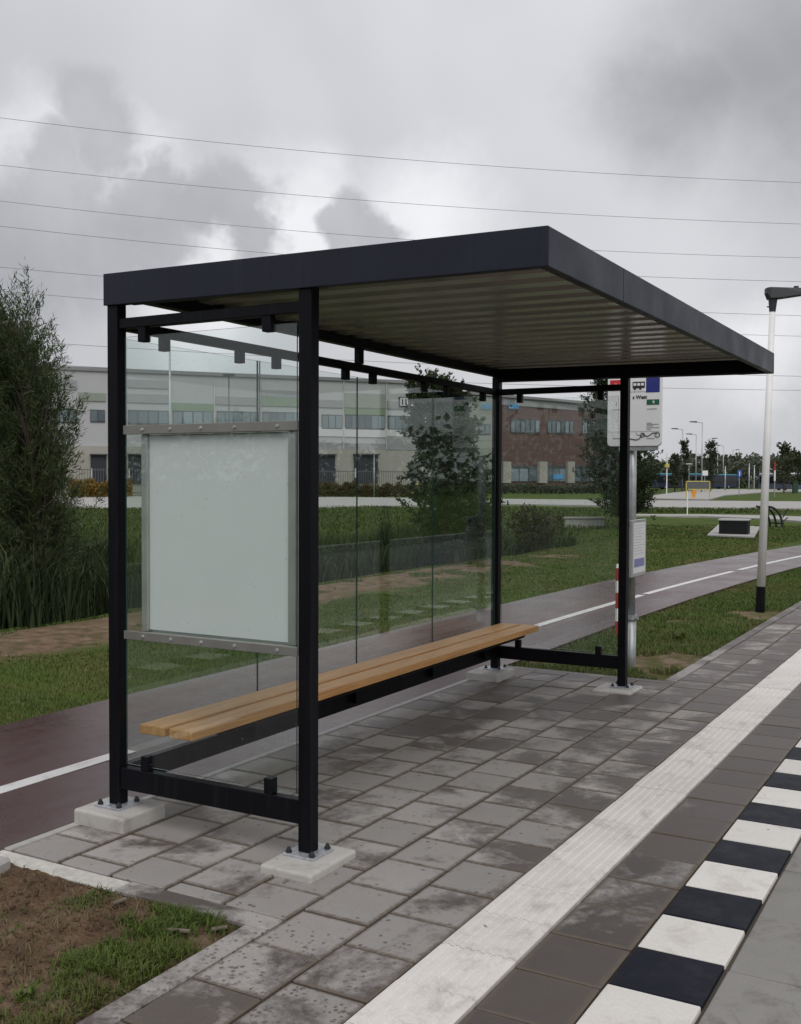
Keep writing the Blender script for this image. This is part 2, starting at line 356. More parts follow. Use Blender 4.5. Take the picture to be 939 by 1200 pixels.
def mat_foliage(name, c1, c2, c3, rough=.55, trans=.25, dry=None):
    m, t, b, o = new_mat(name)
    a = N(t, 'ShaderNodeAttribute', attribute_name='rnd')
    c = ramp(t, a.outputs['Fac'], [(0., c1), (.5, c2), (1., c3)])
    n = noise(t, pos(t), 1.4, 3).outputs['Fac']
    c = mixc(t, ramp(t, n, [(.35, .0), (.7, .35)]), c, c1)
    if dry:
        n2 = noise(t, pos(t), .55, 5, .65, .5).outputs['Fac']; c = mixc(t, ramp(t, n2, [(.46, 0.), (.66, .75)]), c, dry)
    t.links.new(c, b.inputs['Base Color']); b.inputs['Roughness'].default_value = rough; b.inputs['Specular IOR Level'].default_value = .35
    tl = N(t, 'ShaderNodeBsdfTranslucent'); t.links.new(c, tl.inputs[0])
    mx = N(t, 'ShaderNodeMixShader'); mx.inputs[0].default_value = trans
    t.links.new(b.outputs[0], mx.inputs[1]); t.links.new(tl.outputs[0], mx.inputs[2]); t.links.new(mx.outputs[0], o.inputs['Surface'])
mat_foliage('grass', (.032, .062, .006), (.072, .130, .012), (.15, .20, .035), dry=(.12, .115, .028))
mat_foliage('grass_far', (.044, .078, .007), (.080, .130, .013), (.15, .18, .036), dry=(.17, .145, .048))
mat_foliage('grass_bank', (.026, .050, .006), (.052, .088, .010), (.10, .125, .028), dry=(.075, .085, .02))
mat_foliage('grass_dry', (.10, .085, .035), (.16, .13, .06), (.22, .18, .09))
mat_foliage('reed', (.014, .026, .009), (.034, .054, .018), (.095, .11, .045), rough=.85, trans=.15)
mat_foliage('willow', (.030, .050, .016), (.060, .088, .030), (.13, .16, .065), trans=.35)
mat_foliage('alder', (.022, .036, .014), (.040, .062, .023), (.075, .10, .042))
mat_foliage('alder_light', (.04, .055, .025), (.07, .09, .04), (.12, .14, .07))
mat_foliage('shrub', (.045, .042, .020), (.07, .068, .032), (.11, .10, .055))
mat_foliage('hedge_brown', (.06, .045, .018), (.10, .075, .03), (.15, .12, .05))
mat_foliage('hedge_orange', (.16, .10, .02), (.24, .15, .03), (.30, .21, .06))
mat_foliage('belt', (.050, .060, .038), (.075, .088, .055), (.11, .125, .08))  # leaf tones lifted so the colour itself carries the distant haze

def mat_ground():
    m, t, b, o = new_mat('ground'); P = pos(t); s = N(t, 'ShaderNodeSeparateXYZ'); t.links.new(P, s.inputs[0])
    X, Y = s.outputs[0], s.outputs[1]
    n1 = noise(t, P, .7, 6, .62).outputs['Fac']; n2 = noise(t, P, 6, 6, .65).outputs['Fac']; n3 = noise(t, P, 60, 4, .7).outputs['Fac']
    grass = ramp(t, n1, [(.3, (.035, .062, .007)), (.55, (.068, .105, .014)), (.75, (.13, .125, .035))])
    grass = mixc(t, ramp(t, n2, [(.4, 0.), (.72, .6)]), grass, (.038, .05, .016))
    soil = ramp(t, n2, [(.3, (.10, .065, .040)), (.5, (.20, .135, .088)), (.75, (.31, .235, .165))])
    soil = mixc(t, .5, soil, ramp(t, n3, [(.3, .4), (.7, 1.)]), 'MULTIPLY')
    def band(sock, a0, a1, e0, e1):
        u1 = N(t, 'ShaderNodeMapRange', interpolation_type='SMOOTHSTEP'); setin(u1, From_Min=a0, From_Max=a1); t.links.new(sock, u1.inputs['Value'])
        u2 = N(t, 'ShaderNodeMapRange', interpolation_type='SMOOTHSTEP'); setin(u2, From_Min=e1, From_Max=e0); t.links.new(sock, u2.inputs['Value'])
        return math_n(t, 'MULTIPLY', u1.outputs[0], u2.outputs[0])
    Xn = math_n(t, 'ADD', X, math_n(t, 'MULTIPLY', math_n(t, 'SUBTRACT', n1, .5), 1.2))
    sand = math_n(t, 'MULTIPLY', band(Xn, -7.1, -6.6, -5.5, -5.0), band(Y, -8., -4., 18., 26.))
    sand = math_n(t, 'MULTIPLY', sand, ramp(t, n2, [(.33, .45), (.50, 1.)]))
    near = math_n(t, 'MULTIPLY', band(X, -1.6, -1.4, .3, .6), band(Y, -6., -5., -.5, -.3))
    far_end = math_n(t, 'MULTIPLY', band(X, -1.6, -1.4, .3, .6), band(Y, 4.3, 4.5, 24., 30.))
    bare = math_n(t, 'MAXIMUM', near, math_n(t, 'MULTIPLY', far_end, ramp(t, n2, [(.40, .35), (.60, 1.)])))
    ditch = band(Xn, -10.2, -9., -7.4, -6.8)
    c = mixc(t, math_n(t, 'MAXIMUM', sand, bare), grass, soil)
    c = mixc(t, math_n(t, 'MULTIPLY', ditch, band(Y, -8., -4., 24., 30.)), c, (.03, .032, .016))
    t.links.new(c, b.inputs['Base Color']); b.inputs['Roughness'].default_value = .95; b.inputs['Specular IOR Level'].default_value = .15
    bump(t, b, n3, .8, .02)
mat_ground()
def mat_soil():
    m, t, b, o = new_mat('soil'); P = pos(t)
    n = noise(t, P, 5, 6, .65).outputs['Fac']; g = noise(t, P, 70, 4, .75).outputs['Fac']
    c = ramp(t, n, [(.3, (.085, .050, .030)), (.5, (.175, .110, .068)), (.72, (.33, .245, .165))])
    c = mixc(t, .75, c, ramp(t, g, [(.3, .25), (.7, 1.)]), 'MULTIPLY')
    t.links.new(c, b.inputs['Base Color']); b.inputs['Roughness'].default_value = .95; b.inputs['Specular IOR Level'].default_value = .2; bump(t, b, g, .9, .012)
mat_soil()

# ------------------------------------------------------------------ mesh helpers
COL = S.collection
def link(o): COL.objects.link(o); return o
def tag(o, label=None, cat=None, group=None, kind=None):
    for k, v in (('label', label), ('category', cat), ('group', group), ('kind', kind)):
        if v: o[k] = v
    return o
def empty(name, loc, label, cat, group=None, rz=0.):
    o = bpy.data.objects.new(name, None); link(o); o.location = [float(q) for q in loc]; o.rotation_euler = (0, 0, rz); o.empty_display_size = .2
    return tag(o, label, cat, group)
def world_m(o):
    if o is None: return Matrix.Identity(4)
    return world_m(o.parent) @ o.matrix_parent_inverse @ (Matrix.Translation(o.location) @ o.rotation_euler.to_matrix().to_4x4())
class MB:
    def __init__(s): s.v = []; s.f = []
    def add(s, v, f):
        n = len(s.v); s.v += [tuple(float(c) for c in q) for q in v]; s.f += [tuple(i+n for i in q) for q in f]; return s
    def box(s, x0, x1, y0, y1, z0, z1):
        v = [(x, y, z) for z in (z0, z1) for y in (y0, y1) for x in (x0, x1)]
        return s.add(v, [(0, 2, 3, 1), (4, 5, 7, 6), (0, 1, 5, 4), (1, 3, 7, 5), (3, 2, 6, 7), (2, 0, 4, 6)])
    def obox(s, c, ax, h):
        c = np.array(c, float); ax = [np.array(a, float) for a in ax]
        v = [c+ax[0]*h[0]*i+ax[1]*h[1]*j+ax[2]*h[2]*k for k in (-1, 1) for j in (-1, 1) for i in (-1, 1)]
        return s.add(v, [(0, 2, 3, 1), (4, 5, 7, 6), (0, 1, 5, 4), (1, 3, 7, 5), (3, 2, 6, 7), (2, 0, 4, 6)])
    def tube(s, path, radii, n=8, cap=True):
        path = [np.array(p, float) for p in path]; rings = []
        if isinstance(radii, (int, float)): radii = [radii]*len(path)
        for i, p in enumerate(path):
            d = path[min(i+1, len(path)-1)]-path[max(i-1, 0)]; d = d/(np.linalg.norm(d)+1e-12)
            a = np.array([1., 0, 0]) if abs(d[0]) < .8 else np.array([0, 1., 0])
            e1 = np.cross(d, a); e1 /= np.linalg.norm(e1); e2 = np.cross(d, e1)
            rings.append([p+(e1*math.cos(2*math.pi*k/n)+e2*math.sin(2*math.pi*k/n))*radii[i] for k in range(n)])
        v = [q for r_ in rings for q in r_]; f = []
        for i in range(len(path)-1):
            for k in range(n): f.append((i*n+k, i*n+(k+1) % n, (i+1)*n+(k+1) % n, (i+1)*n+k))
        if cap: f.append(tuple(range(n-1, -1, -1))); f.append(tuple((len(path)-1)*n+k for k in range(n)))
        return s.add(v, f)
    def prism(s, poly, axis, a0, a1):             # polygon extruded along axis (0 x, 1 y, 2 z); poly holds the two other coordinates
        n = len(poly)
        def p3(q, a):
            q = list(q); q.insert(axis, a); return q
        v = [p3(q, a0) for q in poly]+[p3(q, a1) for q in poly]
        f = [tuple(range(n-1, -1, -1)), tuple(range(n, 2*n))]+[(i, (i+1) % n, n+(i+1) % n, n+i) for i in range(n)]
        return s.add(v, f)
    def mesh(s, name, mat, bevel=0., smooth=False, seg=1):
        me = bpy.data.meshes.new(name); me.from_pydata(s.v, [], s.f); bm = bmesh.new(); bm.from_mesh(me)
        bmesh.ops.recalc_face_normals(bm, faces=bm.faces)
        if bevel:
            ed = [e for e in bm.edges if len(e.link_faces) == 2 and e.calc_face_angle(0) > R(30)]
            bmesh.ops.bevel(bm, geom=ed, offset=bevel, segments=seg, affect='EDGES', profile=.5, clamp_overlap=True)
        bm.to_mesh(me); bm.free()
        for m in (mat if isinstance(mat, (list, tuple)) else [mat]): me.materials.append(MATS[m])
        if smooth: me.polygons.foreach_set('use_smooth', [True]*len(me.polygons))
        return me
    def build(s, name, mat, parent=None, bevel=0., smooth=False, local=False, seg=1):
        o = bpy.data.objects.new(name, s.mesh(name, mat, bevel, smooth, seg)); link(o)
        if parent is not None:
            o.parent = parent
            if not local:
                o.matrix_parent_inverse = world_m(parent).inverted()
        return o
def struct(o, label=None): return tag(o, label, None, None, 'structure')
def fast_tris(name, V, T, mat, rndv=None):
    me = bpy.data.meshes.new(name); V = np.ascontiguousarray(V, np.float32); T = np.ascontiguousarray(T, np.int32)
    me.vertices.add(len(V)); me.vertices.foreach_set('co', V.ravel())
    me.loops.add(T.size); me.loops.foreach_set('vertex_index', T.ravel())
    me.polygons.add(len(T)); me.polygons.foreach_set('loop_start', np.arange(0, T.size, T.shape[1], dtype=np.int32))
    me.update(calc_edges=True)
    if rndv is not None:
        a = me.attributes.new('rnd', 'FLOAT', 'POINT'); a.data.foreach_set('value', np.ascontiguousarray(rndv, np.float32))
    me.materials.append(MATS[mat]); me.validate()
    return me
def vnoise(x, y, seed=0):
    def h(i, j):
        n = np.sin(i*127.1+j*311.7+seed*74.7)*43758.5453; return n-np.floor(n)
    i, j = np.floor(x), np.floor(y); a, b = x-i, y-j; a = a*a*(3-2*a); b = b*b*(3-2*b)
    return (h(i, j)*(1-a)+h(i+1, j)*a)*(1-b)+(h(i, j+1)*(1-a)+h(i+1, j+1)*a)*b
def fbm(x, y, seed=0): return .55*vnoise(x, y, seed)+.3*vnoise(x*2.1, y*2.1, seed+1)+.15*vnoise(x*4.3, y*4.3, seed+2)

# ------------------------------------------------------------------ ground, roads
def ground_z(x, y):
    z = -.05+.035*(fbm(x*1.5, y*1.5, 3)-.5)
    d = np.exp(-((x+8.6)/1.15)**2)*np.clip((30-y)/6, 0, 1)*np.clip((y+12)/6, 0, 1)
    z = z-.55*d
    lump = np.clip((-3.6-x)/1.5, 0, 1)*np.clip((x+70)/20, 0, 1)*np.clip((110-y)/30, 0, 1)
    z = z+lump*.10*(fbm(x*.6, y*.6, 9)-.45)
    flat = (x > -3.4) & (x < -.9) | (x > -1.3) & (x < 10)
    return np.where(flat, np.minimum(z, -.04), z)
def axis(segs):
    out = []
    for a, b, n in segs: out += list(np.linspace(a, b, n, endpoint=False))
    return np.array(out+[segs[-1][1]])
gx = axis([(-2500, -300, 12), (-300, -60, 16), (-60, -14, 46), (-14, -3, 66), (-3, 2, 40), (2, 12, 14), (12, 60, 10), (60, 2500, 14)])
gy = axis([(-2500, -60, 12), (-60, -8, 14), (-8, 8, 96), (8, 35, 108), (35, 110, 60), (110, 300, 20), (300, 3500, 18)])
GX, GY = np.meshgrid(gx, gy); GZ = ground_z(GX, GY); GZ = np.where(GX > 1.6, -.22, GZ)
nx, ny = len(gx), len(gy); idx = np.arange(nx*ny).reshape(ny, nx)
Q = np.stack([idx[:-1, :-1], idx[:-1, 1:], idx[1:, 1:], idx[1:, :-1]], -1).reshape(-1, 4)
me = fast_tris('ground', np.stack([GX, GY, GZ], -1).reshape(-1, 3), Q, 'ground'); me.polygons.foreach_set('use_smooth', [True]*len(me.polygons))
struct(link(bpy.data.objects.new('ground', me)), 'grassy ground with a sandy strip and bare soil')

bx_ = np.linspace(-1.16, .1675, 110); by_ = np.linspace(-6.6, -.6225, 420); BX, BY = np.meshgrid(bx_, by_)
def soil_z(x, y):
    c = fbm(x*9, y*9, 81); return -.030+.030*fbm(x*2.2, y*2.2, 80)+.030*np.clip(c-.45, 0, 1)+.012*(vnoise(x*34, y*34, 82)-.5)-.03*np.clip((x-.13)/.04, 0, 1)
BZ = soil_z(BX, BY); ix = np.arange(BX.size).reshape(BX.shape)
me = fast_tris('soil_bed', np.stack([BX, BY, BZ], -1).reshape(-1, 3), np.stack([ix[:-1, :-1], ix[:-1, 1:], ix[1:, 1:], ix[1:, :-1]], -1).reshape(-1, 4), 'soil')
struct(link(bpy.data.objects.new('soil_bed', me)), 'bare brown soil bed in the near left corner')
def path_shift(y):                              # the cycle path bends gently to the right further on
    y = np.asarray(y, float); return np.where(y > 7, .0065*np.clip(y-7, 0, 40)**2*.62, 0.)
def strip(name, x0, x1, y0, y1, z, mat, n=60, th=.05, parent=None):
    ys = np.linspace(y0, y1, n); v = []; f = []
    for y in ys:
        s = float(path_shift(y)); v += [(x0+s, y, z), (x1+s, y, z), (x1+s, y, z-th), (x0+s, y, z-th)]
    for i in range(n-1):
        for k in range(4): f.append((4*i+k, 4*i+(k+1) % 4, 4*i+4+(k+1) % 4, 4*i+4+k))
    f += [(0, 1, 2, 3), tuple(4*(n-1)+k for k in (3, 2, 1, 0))]
    return MB().add(v, f).build(name, mat, parent)
cyc = struct(strip('cycle_path', -3.02, -1.175, -14, 60, -.008, 'cycle_asphalt', 120), 'wet dark red asphalt cycle path behind the shelter')
dashes = [(-12, -9.5), (-7.2, -4.4), (-1.9, .95), (1.4, 4.1), (6.55, 10.62), (10.8, 15.2), (15.6, 20.), (22.5, 25.5), (28, 31), (34, 37)]
for (a, b) in dashes: strip('lane_marking', -1.925, -1.825, a, b, -.004, 'line_paint', 14, .003, cyc)

# paving: recessed sand bed, each tile a piece
bed = MB().box(-1.172, .165, -.62, 4.6, -.09, -.013).box(.1651, 1.70, -7, 45, -.09, -.014).build('pavement', 'subbase')
struct(bed, 'grey concrete tile pavement of the bus platform')
CW, TL = .279, .30; E0 = .8255
def tile_mesh(wx, wy, mat, bev=.004): return MB().box(-wx/2, wx/2, -wy/2, wy/2, -.05, 0).mesh('paving_tile', mat, bev)
TM = tile_mesh(CW-.010, TL-.010, 'paver')
def put(name, me, x, y, z=0., parent=bed, tilt=.004, rz=0.):
    o = bpy.data.objects.new(name, me); link(o); o.parent = parent; o.location = (x, y, z+random.uniform(-.0018, .0018))
    o.rotation_euler = (random.uniform(-tilt, tilt), random.uniform(-tilt, tilt), rz+random.uniform(-.006, .006)); return o
rest = MB()
def column(x0, x1, y0, y1, off, near, far):
    w_ = x1-x0; me_ = TM if abs(w_-CW) < .004 else tile_mesh(w_-.010, TL-.010, 'paver')
    y = off
    while y > y0: y -= TL
    while y < y1-.01:
        a, b = max(y, y0), min(y+TL, y1)
        if b-a > .04:
            if a < near or a > far: rest.box(x0+.005, x1-.005, a+.005, b-.005, -.05, random.uniform(-.002, .001))
            elif b-a > TL-.005: put('paving_tile', me_, (x0+x1)/2, (a+b)/2)
            else: put('paving_tile', tile_mesh(w_-.010, b-a-.010, 'paver'), (x0+x1)/2, (a+b)/2)
        y += TL
YT = -.8832
column(E0-CW, E0-.002, -7, 45, YT, -1.7, 12.5)
column(E0-2*CW, E0-CW, -7, 45, YT+.165, -1.7, 15.)
for k in range(5):
    x1 = E0-(2+k)*CW; column(x1-CW, x1, -.52, 4.5, YT+(.0 if k % 2 == 0 else .16)+random.uniform(-.01, .01), -2, 9)
column(1.1035, 1.394, -7, 45, YT+.13, -1.4, 7.)
tag(rest.build('paving_tiles_far', 'paver', bed), kind='stuff')
# tactile guide strip with seven ribs per tile
def tactile_mesh():
    m = MB().box(-.1345, .1345, -.1488, .1488, -.05, 0)
    for k in range(7):
        x = -.114+k*.038; m.prism([(x-.0125, .0001), (x-.0085, .0048), (x+.0085, .0048), (x+.0125, .0001)], 1, -.1487, .1487)
    v = m.v; m.v = [(x, y, z) for x, y, z in v]; return m.mesh('tactile_tile', 'tactile')
TAC = tactile_mesh(); y = -.7149-TL*4
while y < 16: put('tactile_tile', TAC, .9633, y+TL/2, .001, tilt=.003); y += TL
# border stones and rear edging
def border(x0, x1, y0, y1, z=.002, mat='border_stone'):
    return MB().box(x0+.003, x1-.003, y0+.003, y1-.003, -.08, z).build('border_stone', mat, bed, .005)
y = -6.62
while y < 44:
    if y < -.7: border(.168, .2655, y, y+1.0)
    elif y > 4.3: border(.168, .2655, y, y+1.0)
    y += 1.0
    if abs(y+.62) < .01: y = 4.602
border(-.45, .2655, -.62, -.522); border(-1.17, -.45, -.62, -.522, -.003, 'mortar')
border(-1.17, -.3, 4.502, 4.6, -.002); border(-.3, .2655, 4.502, 4.6, -.002)
y = -.52
while y < 4.4:
    MB().box(-1.172, -1.130, y+.002, min(y+1, 4.5)-.002, -.08, .001).build('edging_stone', 'slab_edge', bed, .004); y += 1.0
# kerb of black and white blocks, then the concrete platform edge and the bus lane
kb = struct(MB().box(1.397, 1.684, -6, 30, -.25, -.03).build('kerb', 'subbase'), 'kerb of alternating black and white blocks')
PK = .3042; KW = MB().box(-.142, .142, -.1496, .1496, -.12, 0).mesh('kerb_block', 'kerb_white', .005, seg=2); KB = MB().box(-.142, .142, -.1496, .1496, -.12, 0).mesh('kerb_block', 'kerb_black', .005, seg=2)
for i in range(-6, 42): put('kerb_block', KW if (i % 2) else KB, 1.541, -.416+PK*(i+.5), .003, kb, .0015)
pe = struct(MB().box(1.692, 2.14, -8, 30, -.5, -.05).build('platform_edge', 'rubber'), 'concrete edge of the bus platform')
CS = MB().box(-.222, .222, -.498, .498, -.3, 0).mesh('concrete_slab', 'platform_concrete', .006, seg=2)
for i in range(-8, 30): put('concrete_slab', CS, 1.915, i+.5-.12, -.008, pe, .001)
struct(MB().box(2.141, 9.5, -40, 120, -.5, -.18).build('bus_lane', 'bus_asphalt'), 'wet asphalt bus lane')
struct(MB().box(9.501, 9.75, -40, 120, -.5, -.04).build('far_kerb', 'slab_edge'), 'grey kerb across the bus lane')

# ------------------------------------------------------------------ the shelter
w, L = 1.0227, 4.0954
ZR, FH, SL = 2.436, .141, -.0121
XR0, XR1, YR0, YR1 = -1.0695, 1.0368, -.0433, 4.1411
sh = empty('bus_shelter', (-.5, 2.05, 0), 'open-fronted bus shelter with black posts, glass walls and flat anthracite roof', 'bus shelter')
foot = [(-.09, .155, -.2, .135, .030), (-1.165, -.865, -.145, .13, .066), (-1.17, -.9, 3.86, 4.20, .058), (-.17, .12, 3.90, 4.22, .016)]
posts = [(.006, 0.), (-w-.008, 0.), (-w-.005, L), (0., L)]
for (x0, x1, y0, y1, zt), (px, py) in zip(foot, posts):
    MB().box(x0, x1, y0, y1, -.15, zt).build('concrete_footing', 'footing', sh, .012, seg=3)
    MB().box(px-.03, px+.03, py-.03, py+.03, zt+.010, 2.34).build('post', 'black_paint', sh, .003)
    pl = MB().box(px-.075, px+.075, py-.075, py+.075, zt-.002, zt+.010).build('base_plate', 'plate_zinc', sh, .002)
    for i in (-1, 1):
        for j in (-1, 1):
            bx_, by_ = px+i*.056, py+j*.056
            MB().tube([(bx_, by_, zt+.008), (bx_, by_, zt+.020)], .013, 6).tube([(bx_, by_, zt+.020), (bx_, by_, zt+.033)], [.010, .006], 8).build('bolt', 'steel_bolt', pl)
def rail(a, b, z0, z1, t=.022, name='rail'):
    (ax, ay), (bx2, by2) = a, b
    if abs(ax-bx2) < .05: MB().box(ax-t, ax+t, ay+.031, by2-.031, z0, z1).build(name, 'black_paint', sh, .003)
    else: MB().box(min(ax, bx2)+.031, max(ax, bx2)-.031, ay-t, ay+t, z0, z1).build(name, 'black_paint', sh, .003)
A, Bp, C, D = posts[1], posts[0], posts[2], posts[3]
for a, b in ((A, Bp), (A, C), (C, D)):
    rail(a, b, 2.204, 2.25, .02, 'top_rail'); rail(a, b, .148, .246, .022, 'bottom_rail')
def clamp(x, y, z0, z1): MB().box(x-.021, x+.021, y-.021, y+.021, z0, z1).build('glass_clamp', 'black_paint', sh, .003)
for x in (-.868, -.192): clamp(x, 0, 2.140, 2.2035); clamp(x+.01, 0, .2465, .312)
for x in (-.835, -.185): clamp(x, L, 2.140, 2.2035); clamp(x, L, .2465, .305)
for y in (.30, .868, 1.187, 1.885, 2.202, 2.879, 3.211, 3.82): clamp(-w, y, 2.140, 2.2035)
for y in (.868, 1.187, 1.885, 2.202, 2.879, 3.211, 3.82): clamp(-w, y, .2465, .305)
for y in (2.04,): MB().box(-w-.02, -w+.02, y-.025, y+.025, 2.2505, 2.345).build('roof_hanger', 'black_paint', sh, .002)
# panes
def pane(x0, x1, y0, y1, z0, z1, mat):
    o = MB().box(x0, x1, y0, y1, z0, z1).build('glass_pane', [mat, 'glass_edge'], sh)
    for p in o.data.polygons:                    # the four narrow edge faces are green glass edge
        if p.area < .03: p.material_index = 1
    return o
ys = [.04, 1.018, 2.018, 3.018, 4.06]
for a, b in zip(ys[:-1], ys[1:]): pane(-w-.004, -w+.004, a+.0025, b-.0025, .262, 2.168, 'glass_clear')
pane(-w+.045, -.05, -.004, .004, .262, 2.168, 'glass_clear')
pane(-w+.045, -.05, L-.004, L+.004, .262, 2.168, 'glass_rain')
# roof (everything follows its slight fall towards the front)
def fall(m): m.v = [(x, y, z+SL*x) for x, y, z in m.v]; return m
roof = fall(MB().box(XR0+.01, XR1-.01, YR0+.01, YR1-.01, ZR-.012, ZR-.004)).build('roof', 'anthracite', sh)
ft = .006; zb = ZR-FH
def fascia(x0, x1, y0, y1, z0=zb): return fall(MB().box(x0, x1, y0, y1, z0, ZR)).build('fascia', 'anthracite', roof, .003, seg=2)
fascia(XR0, XR1, YR0, YR0+ft); fascia(XR0, XR1, YR1-ft, YR1)
fascia(XR1-ft, XR1, YR0+ft+.0005, .80); fascia(XR1-ft, XR1, .802, YR1-ft-.0005)
fascia(XR0, XR0+ft, YR0+ft+.0005, YR1-ft-.0005, zb+.05)
def lip(x0, x1, y0, y1, z0): fall(MB().box(x0, x1, y0, y1, z0, z0+.004)).build('fascia_lip', 'black_paint', roof)
lip(XR0+ft, XR1-ft, YR0+ft, YR0+.04, zb+.001); lip(XR0+ft, XR1-ft, YR1-.04, YR1-ft, zb+.001); lip(XR1-.04, XR1-ft, YR0+.0405, YR1-.0405, zb+.001)
prof = []; y = YR0+.045; pitch = .207; zs = 2.424
while y < YR1-.05:
    for dy, dz in ((0, 0.), (.085, 0.), (.098, -.036), (.194, -.036)):
        if y+dy < YR1-.04: prof.append((y+dy, zs+dz))
    y += pitch
sm = MB(); v = []; f = []
for (yy, zz) in prof: v += [(XR0+.012, yy, zz), (XR1-.012, yy, zz), (XR0+.012, yy, zz+.002), (XR1-.012, yy, zz+.002)]
for i in range(len(prof)-1):
    a, b = 4*i, 4*i+4; f += [(a, a+1, b+1, b), (a+2, b+2, b+3, a+3)]
fall(sm.add(v, f)).build('corrugated_sheet', 'roof_sheet', roof)
def beam(x0, x1, y0, y1, z0, z1): fall(MB().box(x0, x1, y0, y1, z0, z1)).build('roof_beam', 'black_paint', roof, .003)
beam(-w-.03, -w+.03, -.029, 4.124, 2.332, 2.388); beam(XR0+.012, XR1-.045, L-.025, L+.025, zb+.006, 2.388)
beam(-w+.04, .06, -.028, .06, zb+.010, 2.388)
# bench
bn = MB()
for y in (.95, 1.95, 2.95, 3.80):
    bn.box(-w+.023, -w+.055, y-.02, y+.02, .18, .375).box(-w+.023, -.66, y-.02, y+.02, .3755, .3905)
bn.box(-.90, -.86, .3, 3.85, .362, .3745).box(-.72, -.68, .3, 3.85, .362, .3745)
bn = bn.build('bench', 'black_paint', sh, .002)
for x0, x1 in ((-.948, -.797), (-.772, -.640)):
    o = MB().box(x0, x1, .045, 4.035, .3915, .435).build('bench_plank', 'plank_wood', bn, .005, seg=2)
# display case behind the near end pane
dc = MB().box(-.885, -.07, .034, .040, .862, 1.735).build('display_case', 'aluminium', sh)
MB().box(-.862, -.105, .024, .0335, .872, 1.728).build('display_panel', 'white_panel', dc)
for x0, x1 in ((-.899, -.863), (-.104, -.064)): MB().box(x0, x1, .010, .048, .8625, 1.7355).build('case_frame', 'aluminium', dc, .003)
for z0, z1, x0 in ((1.736, 1.776, -.985), (.824, .862, -.985)):
    MB().box(x0, -.04, -.012, -.0045, z0, z1).build('mounting_bar', 'bar_grey', dc, .002)
    for k, x in enumerate((-.87, -.71, -.54, -.36, -.14)):
        MB().tube([(x, -.012, (z0+z1)/2), (x, -.019, (z0+z1)/2)], [.009, .006], 8).build('screw', 'galvanised', dc)
    MB().box(-.899, -.064, .006, .048, z0+.001, z1-.001).build('case_frame', 'aluminium', dc, .002)

# ------------------------------------------------------------------ lettering
def text(name, body, size, mat, parent, origin, xaxis, zaxis=(0, 0, 1), align='CENTER', bold=.0, parent_local=False):
    cu = bpy.data.curves.new('t', 'FONT'); cu.body = body; cu.size = size; cu.align_x = align; cu.offset = bold; cu.resolution_u = 3; cu.extrude = .0004
    to = bpy.data.objects.new('t', cu); link(to); dg = bpy.context.evaluated_depsgraph_get()
    me = bpy.data.meshes.new_from_object(to.evaluated_get(dg)); bpy.data.objects.remove(to)
    xa = np.array(xaxis, float); za = np.array(zaxis, float); na = np.cross(xa, za); o3 = np.array(origin, float)
    for vtx in me.vertices:
        c = vtx.co; q = o3+xa*c.x+za*c.y+na*c.z; vtx.co = q
    me.materials.clear(); me.materials.append(MATS[mat]); me.name = name
    o = bpy.data.objects.new(name, me); link(o); o.parent = parent
    if not parent_local:
        o.matrix_parent_inverse = world_m(parent).inverted()
    return o

# ------------------------------------------------------------------ bus stop sign
SX, SY = -.318, 5.31
st = empty('bus_stop_sign', (SX, SY, 0), 'bus stop post with white and blue route panel beside the shelter end', 'bus stop sign')
MB().tube([(SX, SY, -.3), (SX, SY, .36)], .046, 14).build('pole_sleeve', 'galvanised', st, smooth=True)
MB().tube([(SX, SY, .36), (SX, SY, .40)], [.056, .056], 14).tube([(SX+.05, SY-.02, .375), (SX+.072, SY-.03, .375)], .012, 8).build('collar', 'galvanised', st)
MB().tube([(SX, SY, .40), (SX, SY, 2.36)], .035, 14).build('pole', 'galvanised', st, smooth=True)
PY = SY-.05
pl0 = on_y(712, 480, PY-.03)[0]; pl1 = on_y(775, 480, PY-.03)[0]; zlo = on_y(745, 523, PY-.03)[2]; zhi = 2.455
PWd = pl1-pl0
rc = .035; poly = []
for cx_, cz_, a0 in ((pl1-rc, zlo+rc, 270), (pl1-rc, zhi-rc, 0), (pl0+rc, zhi-rc, 90), (pl0+rc, zlo+rc, 180)):
    for k in range(5): a = R(a0+k*22.5); poly.append((cx_+rc*math.cos(a), cz_+rc*math.sin(a)))
pn = MB().prism(poly, 1, PY-.03, PY+.012).build('sign_panel', 'white_plastic', st, .004)
MB().box(pl0+.1, pl1-.03, PY-.02, PY+.01, zlo-.035, zlo-.0005).build('panel_bracket', 'galvanised', st)
yf = PY-.0305
def flat(name, x0, x1, z0, z1, mat, d=0): MB().box(pl0+x0*PWd, pl0+x1*PWd, yf-.0015-d*.001, yf-d*.001, z0, z1).build(name, mat, pn)
def zrow(py): return on_y(745, py, yf)[2]
flat('blue_header', .72, .97, zrow(460.5), zhi-.02, 'print_blue')
flat('red_logo_field', .05, .325, zrow(457), zrow(444.5), 'print_red', 2)
flat('pictogram_field', .36, .72, zrow(459), zrow(446), 'print_white', 2)
